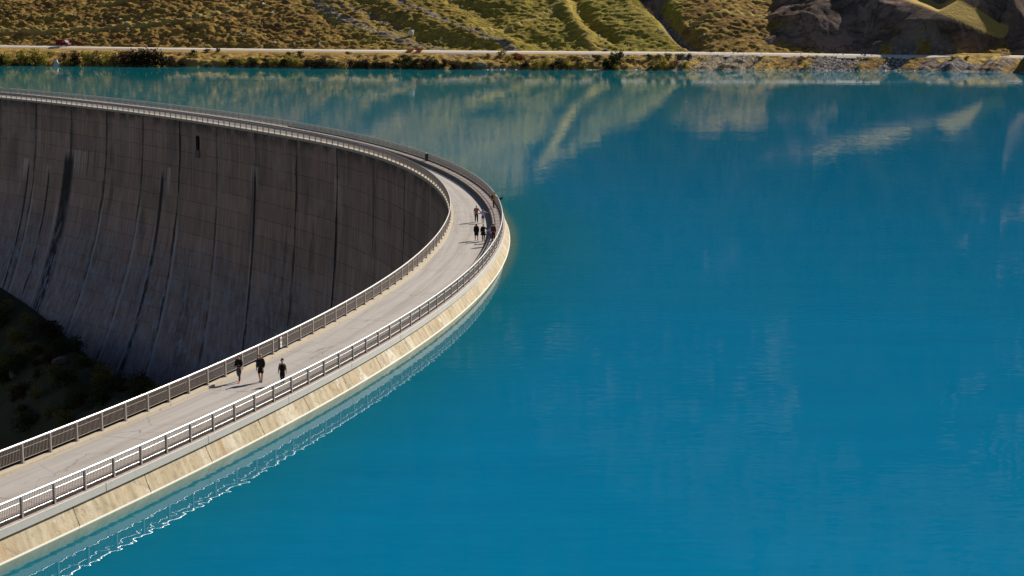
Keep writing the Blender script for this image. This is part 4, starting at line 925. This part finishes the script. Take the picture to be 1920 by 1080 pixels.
K0 = lambda s, kn, kz, an, az: ((s*0, kn, kz), (s*0, an, az))
stand = (((0, .01, .50), (0, -.01, .085)), ((0, .02, .50), (0, .03, .085)))
walkL = (((-.01, .16, .52), (-.02, .22, .085)), ((.01, -.02, .50), (.03, -.34, .20)))
walkS = (((0, .12, .51), (0, .12, .085)), ((0, -.02, .50), (.0, -.20, .12)))
walkR = (((0, -.02, .50), (0, -.24, .14)), ((0, .13, .51), (0, .15, .085)))
dn_ = lambda f: (((-.025, -.04, 1.13), (-.03, .06+f, .88)), ((.025, -.02, 1.13), (.03, .08-f, .88)))
BLK = cloth('black_cloth', (.012, .012, .014)); NAV = cloth('dark_navy_cloth', (.016, .018, .026)); GRY = cloth('grey_legging_cloth', (.075, .072, .085)); ORG = cloth('orange_red_shoes', (.80, .10, .05), .6)
TAN = cloth('tan_cap_cloth', (.42, .25, .16)); BRS = cloth('dark_brown_shoes', (.04, .025, .02), .6); BH = cloth('dark_brown_hair', (.03, .018, .012), .5); OLV = cloth('olive_grey_cloth', (.20, .17, .11)); CHK = cloth('reddish_brown_shirt', (.26, .12, .10))
LIL = cloth('lilac_cloth', (.46, .36, .66)); DRK = cloth('charcoal_cloth', (.035, .033, .036)); HZ = cloth('chestnut_hair', (.13, .06, .03), .5); YEL = cloth('mustard_cloth', (.42, .26, .05)); MAR = cloth('maroon_cloth', (.10, .035, .03)); PUR = cloth('dusky_purple_cloth', (.16, .10, .17))
BRN = cloth('dark_brown_cloth', (.06, .032, .02)); BLN = cloth('light_hair', (.55, .42, .33), .5)
toward = math.atan2(-.45, -.89)                          # placeholder heading; body +Y turned by yaw
def face(dx, dy): return math.atan2(-dx, dy)             # yaw that turns +Y to (dx, dy)
G3 = 'people walking on the near stretch of the dam road'
person(ground(449, 717), face(-.35, -.95), 1.74, 'walker in black jacket, grey leggings and orange shoes, leftmost on the dam road', walkL, (((-.04, .02, 1.14), (.06, .22, 1.16)), ((.05, -.02, 1.14), (-.02, .22, 1.10))),
       dict(name='jacket', mat=BLK, sleeve='long', w=1.4, len=.96), dict(name='leggings', mat=GRY, kind='leggings'), ORG, ('tail', BH), (('hood', BLK),), group=G3)
person(ground(489.5, 717), face(-.2, -.98), 1.80, 'walker in tan cap, dark hooded jacket and black shorts, middle of the three nearest walkers', (((0, .06, .51), (.03, .06, .085)), ((0, .04, .50), (-.03, -.10, .10))), (((-.035, -.02, 1.14), (-.01, .12, .92)), ((.035, -.02, 1.13), (.03, .10, .88))),
       dict(name='jacket', mat=NAV, sleeve='long', w=1.7, len=.88), dict(name='shorts', mat=BLK, kind='shorts'), BRS, ('short', BH), (('cap', TAN), ('hood', NAV)), headturn=.8, group=G3)
person(ground(530, 720.5), face(-.1, -1), 1.60, 'walker in long black vest with olive sleeves and hair bun, nearest to the lakeside railing', walkS, (((-.04, -.03, 1.14), (-.06, -.06, .90)), ((.04, -.01, 1.14), (.06, .08, .90))),
       dict(name='vest', mat=BLK, sleeve='separate', smat=OLV, w=1.5, len=.74), dict(name='trousers', mat=BLK, kind='trousers'), BLK, ('bun', BH), (), group=G3)
slv = [o for o in S.objects if o.name.startswith('person')][-1]
b = MB()
G7 = 'people walking round the bend of the dam'
hold = lambda s: 0
person(ground(893.3, 417), face(.1, -1), 1.78, 'walker in reddish-brown shirt and dark trousers holding hands with a lilac shirted child', walkS, (((-.05, -.03, 1.13), (-.05, .08, .90)), ((.12, .0, 1.15), (.34, .02, 1.02))) if False else (((-.16, .0, 1.18), (-.42, .02, 1.06)), ((.05, -.03, 1.13), (.05, .08, .90))),
       dict(name='shirt', mat=CHK, sleeve='short', w=1.2, len=.90), dict(name='trousers', mat=DRK, kind='trousers'), BLK, ('short', BH), (('backpack', MAR),), group=G7)
person(ground(905.5, 418.5), face(.1, -1), 1.50, 'child in lilac shirt and dark shorts with both arms held out sideways', stand, (((-.22, .0, 1.32), (-.48, .02, 1.32)), ((.20, .0, 1.22), (.42, .02, 1.22))),
       dict(name='shirt', mat=LIL, sleeve='short', w=1.4, len=.88), dict(name='shorts', mat=PUR, kind='shorts'), BRS, ('short', BH), (), group=G7)
person(ground(893.3, 451.5), face(.1, 1), 1.70, 'walker with chestnut hair in a long black coat over bare legs', walkR, dn_(.0),
       dict(name='coat', mat=BLK, sleeve='long', w=1.6, len=.86, skirt=(.56, .22)), dict(name='shorts', mat=BLK, kind='shorts'), BRS, ('long', HZ), (), group=G7)
person(ground(906.2, 452.5), face(.1, 1), 1.70, 'walker in flared black coat reaching a hand out to the lilac dressed person', walkS, (((-.05, -.02, 1.13), (-.05, .08, .90)), ((.22, .0, 1.22), (.46, .03, 1.02))),
       dict(name='coat', mat=BLK, sleeve='long', w=1.2, len=.90, skirt=(.66, .30)), dict(name='leggings', mat=BLK, kind='leggings'), BLK, ('short', BH), (), group=G7)
person(ground(921.5, 455), face(.1, 1), 1.66, 'person in lilac top beside the walkway wall, reaching toward the flared black coat', stand, (((-.20, .0, 1.22), (-.42, .03, 1.04)), ((.05, -.02, 1.13), (.05, .08, .90))),
       dict(name='top', mat=LIL, sleeve='long', w=1.5, len=.86), dict(name='skirt', mat=PUR, kind='shorts', skirt=(.45, .24)), BLK, ('short', BLN), (), group=G7)
q = ground(932, 452, WZK); pq = phi_of(q); q = pol(pq, Ro(pq)-.55, WZK)
person(q, face(.3, 1), 1.68, 'person in maroon top standing on the walkway behind the lilac dressed person', stand, dn_(.02),
       dict(name='top', mat=MAR, sleeve='long', w=1.2, len=.90), dict(name='trousers', mat=DRK, kind='trousers'), BLK, ('short', BH), (), group=G7)
q = ground(926, 389.5, WZK); pq = phi_of(q); q = pol(pq, Ro(pq)-.50, WZK)
pj = person(q, pq-math.pi/2, 1.74, 'person in mustard top and dark brown trousers leaning on the lakeside railing', stand, (((-.02, .20, 1.20), (.0, .42, 1.16)), ((.02, .20, 1.20), (.0, .42, 1.16))),
       dict(name='top', mat=YEL, sleeve='long', w=1.2, len=.90), dict(name='trousers', mat=BRN, kind='trousers'), BRS, ('short', BH), (('backpack', BRN),), bend=.25)
# dark shoulder bag hanging over the rail beside the leaning person
q2 = pol(pq-.001, Ro(pq)+.16, WZK+.98)
bg = tag(empty('shoulder_bag', q2, pq), 'black bag held out over the railing by the person in mustard top', 'bag')
b = MB(); b.box((.16, 0, .06), (.17, 0, .07), (0, .09, 0), (-.03, 0, .10)); b.obj('bag_body', M['black'], bg, bevel=.03); b = MB(); b.tube([(-.02, 0, .04), (.06, .0, .24), (.30, 0, .24), (.33, 0, .12)], .014, 6); b.obj('bag_strap', M['black'], bg)

# ------------------------------------------------------------------ camera, sun, sky
cam = bpy.data.cameras.new('camera'); co = link(bpy.data.objects.new('camera', cam)); S.camera = co
co.location = (0, 0, CH); co.rotation_euler = (math.pi/2-PITCH, 0, 0)
cam.sensor_width = 36; cam.lens = 36*F/1920; cam.clip_start = .5; cam.clip_end = 6000
sun = bpy.data.lights.new('sun', 'SUN'); sun.energy = 5.0; sun.angle = R(.5); sun.color = (1, .93, .82)
so = link(bpy.data.objects.new('sun', sun))
d = Vector((math.cos(AZ)*math.cos(EL), math.sin(AZ)*math.cos(EL), math.sin(EL))); so.rotation_euler = d.to_track_quat('Z', 'Y').to_euler(); so.location = d*300
W_ = bpy.data.worlds.new('World'); S.world = W_; W_.use_nodes = True; nt_ = W_.node_tree
sky = nt_.nodes.new('ShaderNodeTexSky'); sky.sky_type = 'NISHITA'; sky.sun_disc = False; sky.sun_elevation = EL; sky.sun_rotation = math.pi/2-AZ
sky.altitude = 2200; sky.air_density = 1.0; sky.dust_density = .6
nt_.links.new(sky.outputs[0], nt_.nodes['Background'].inputs[0]); nt_.nodes['Background'].inputs[1].default_value = .052
vs_ = S.view_settings; S.display_settings.display_device = 'sRGB'; vs_.view_transform = 'Standard'; vs_.look = 'None'; vs_.exposure = .36; vs_.gamma = 1
S.cycles.max_bounces = 6; S.cycles.use_denoising = True
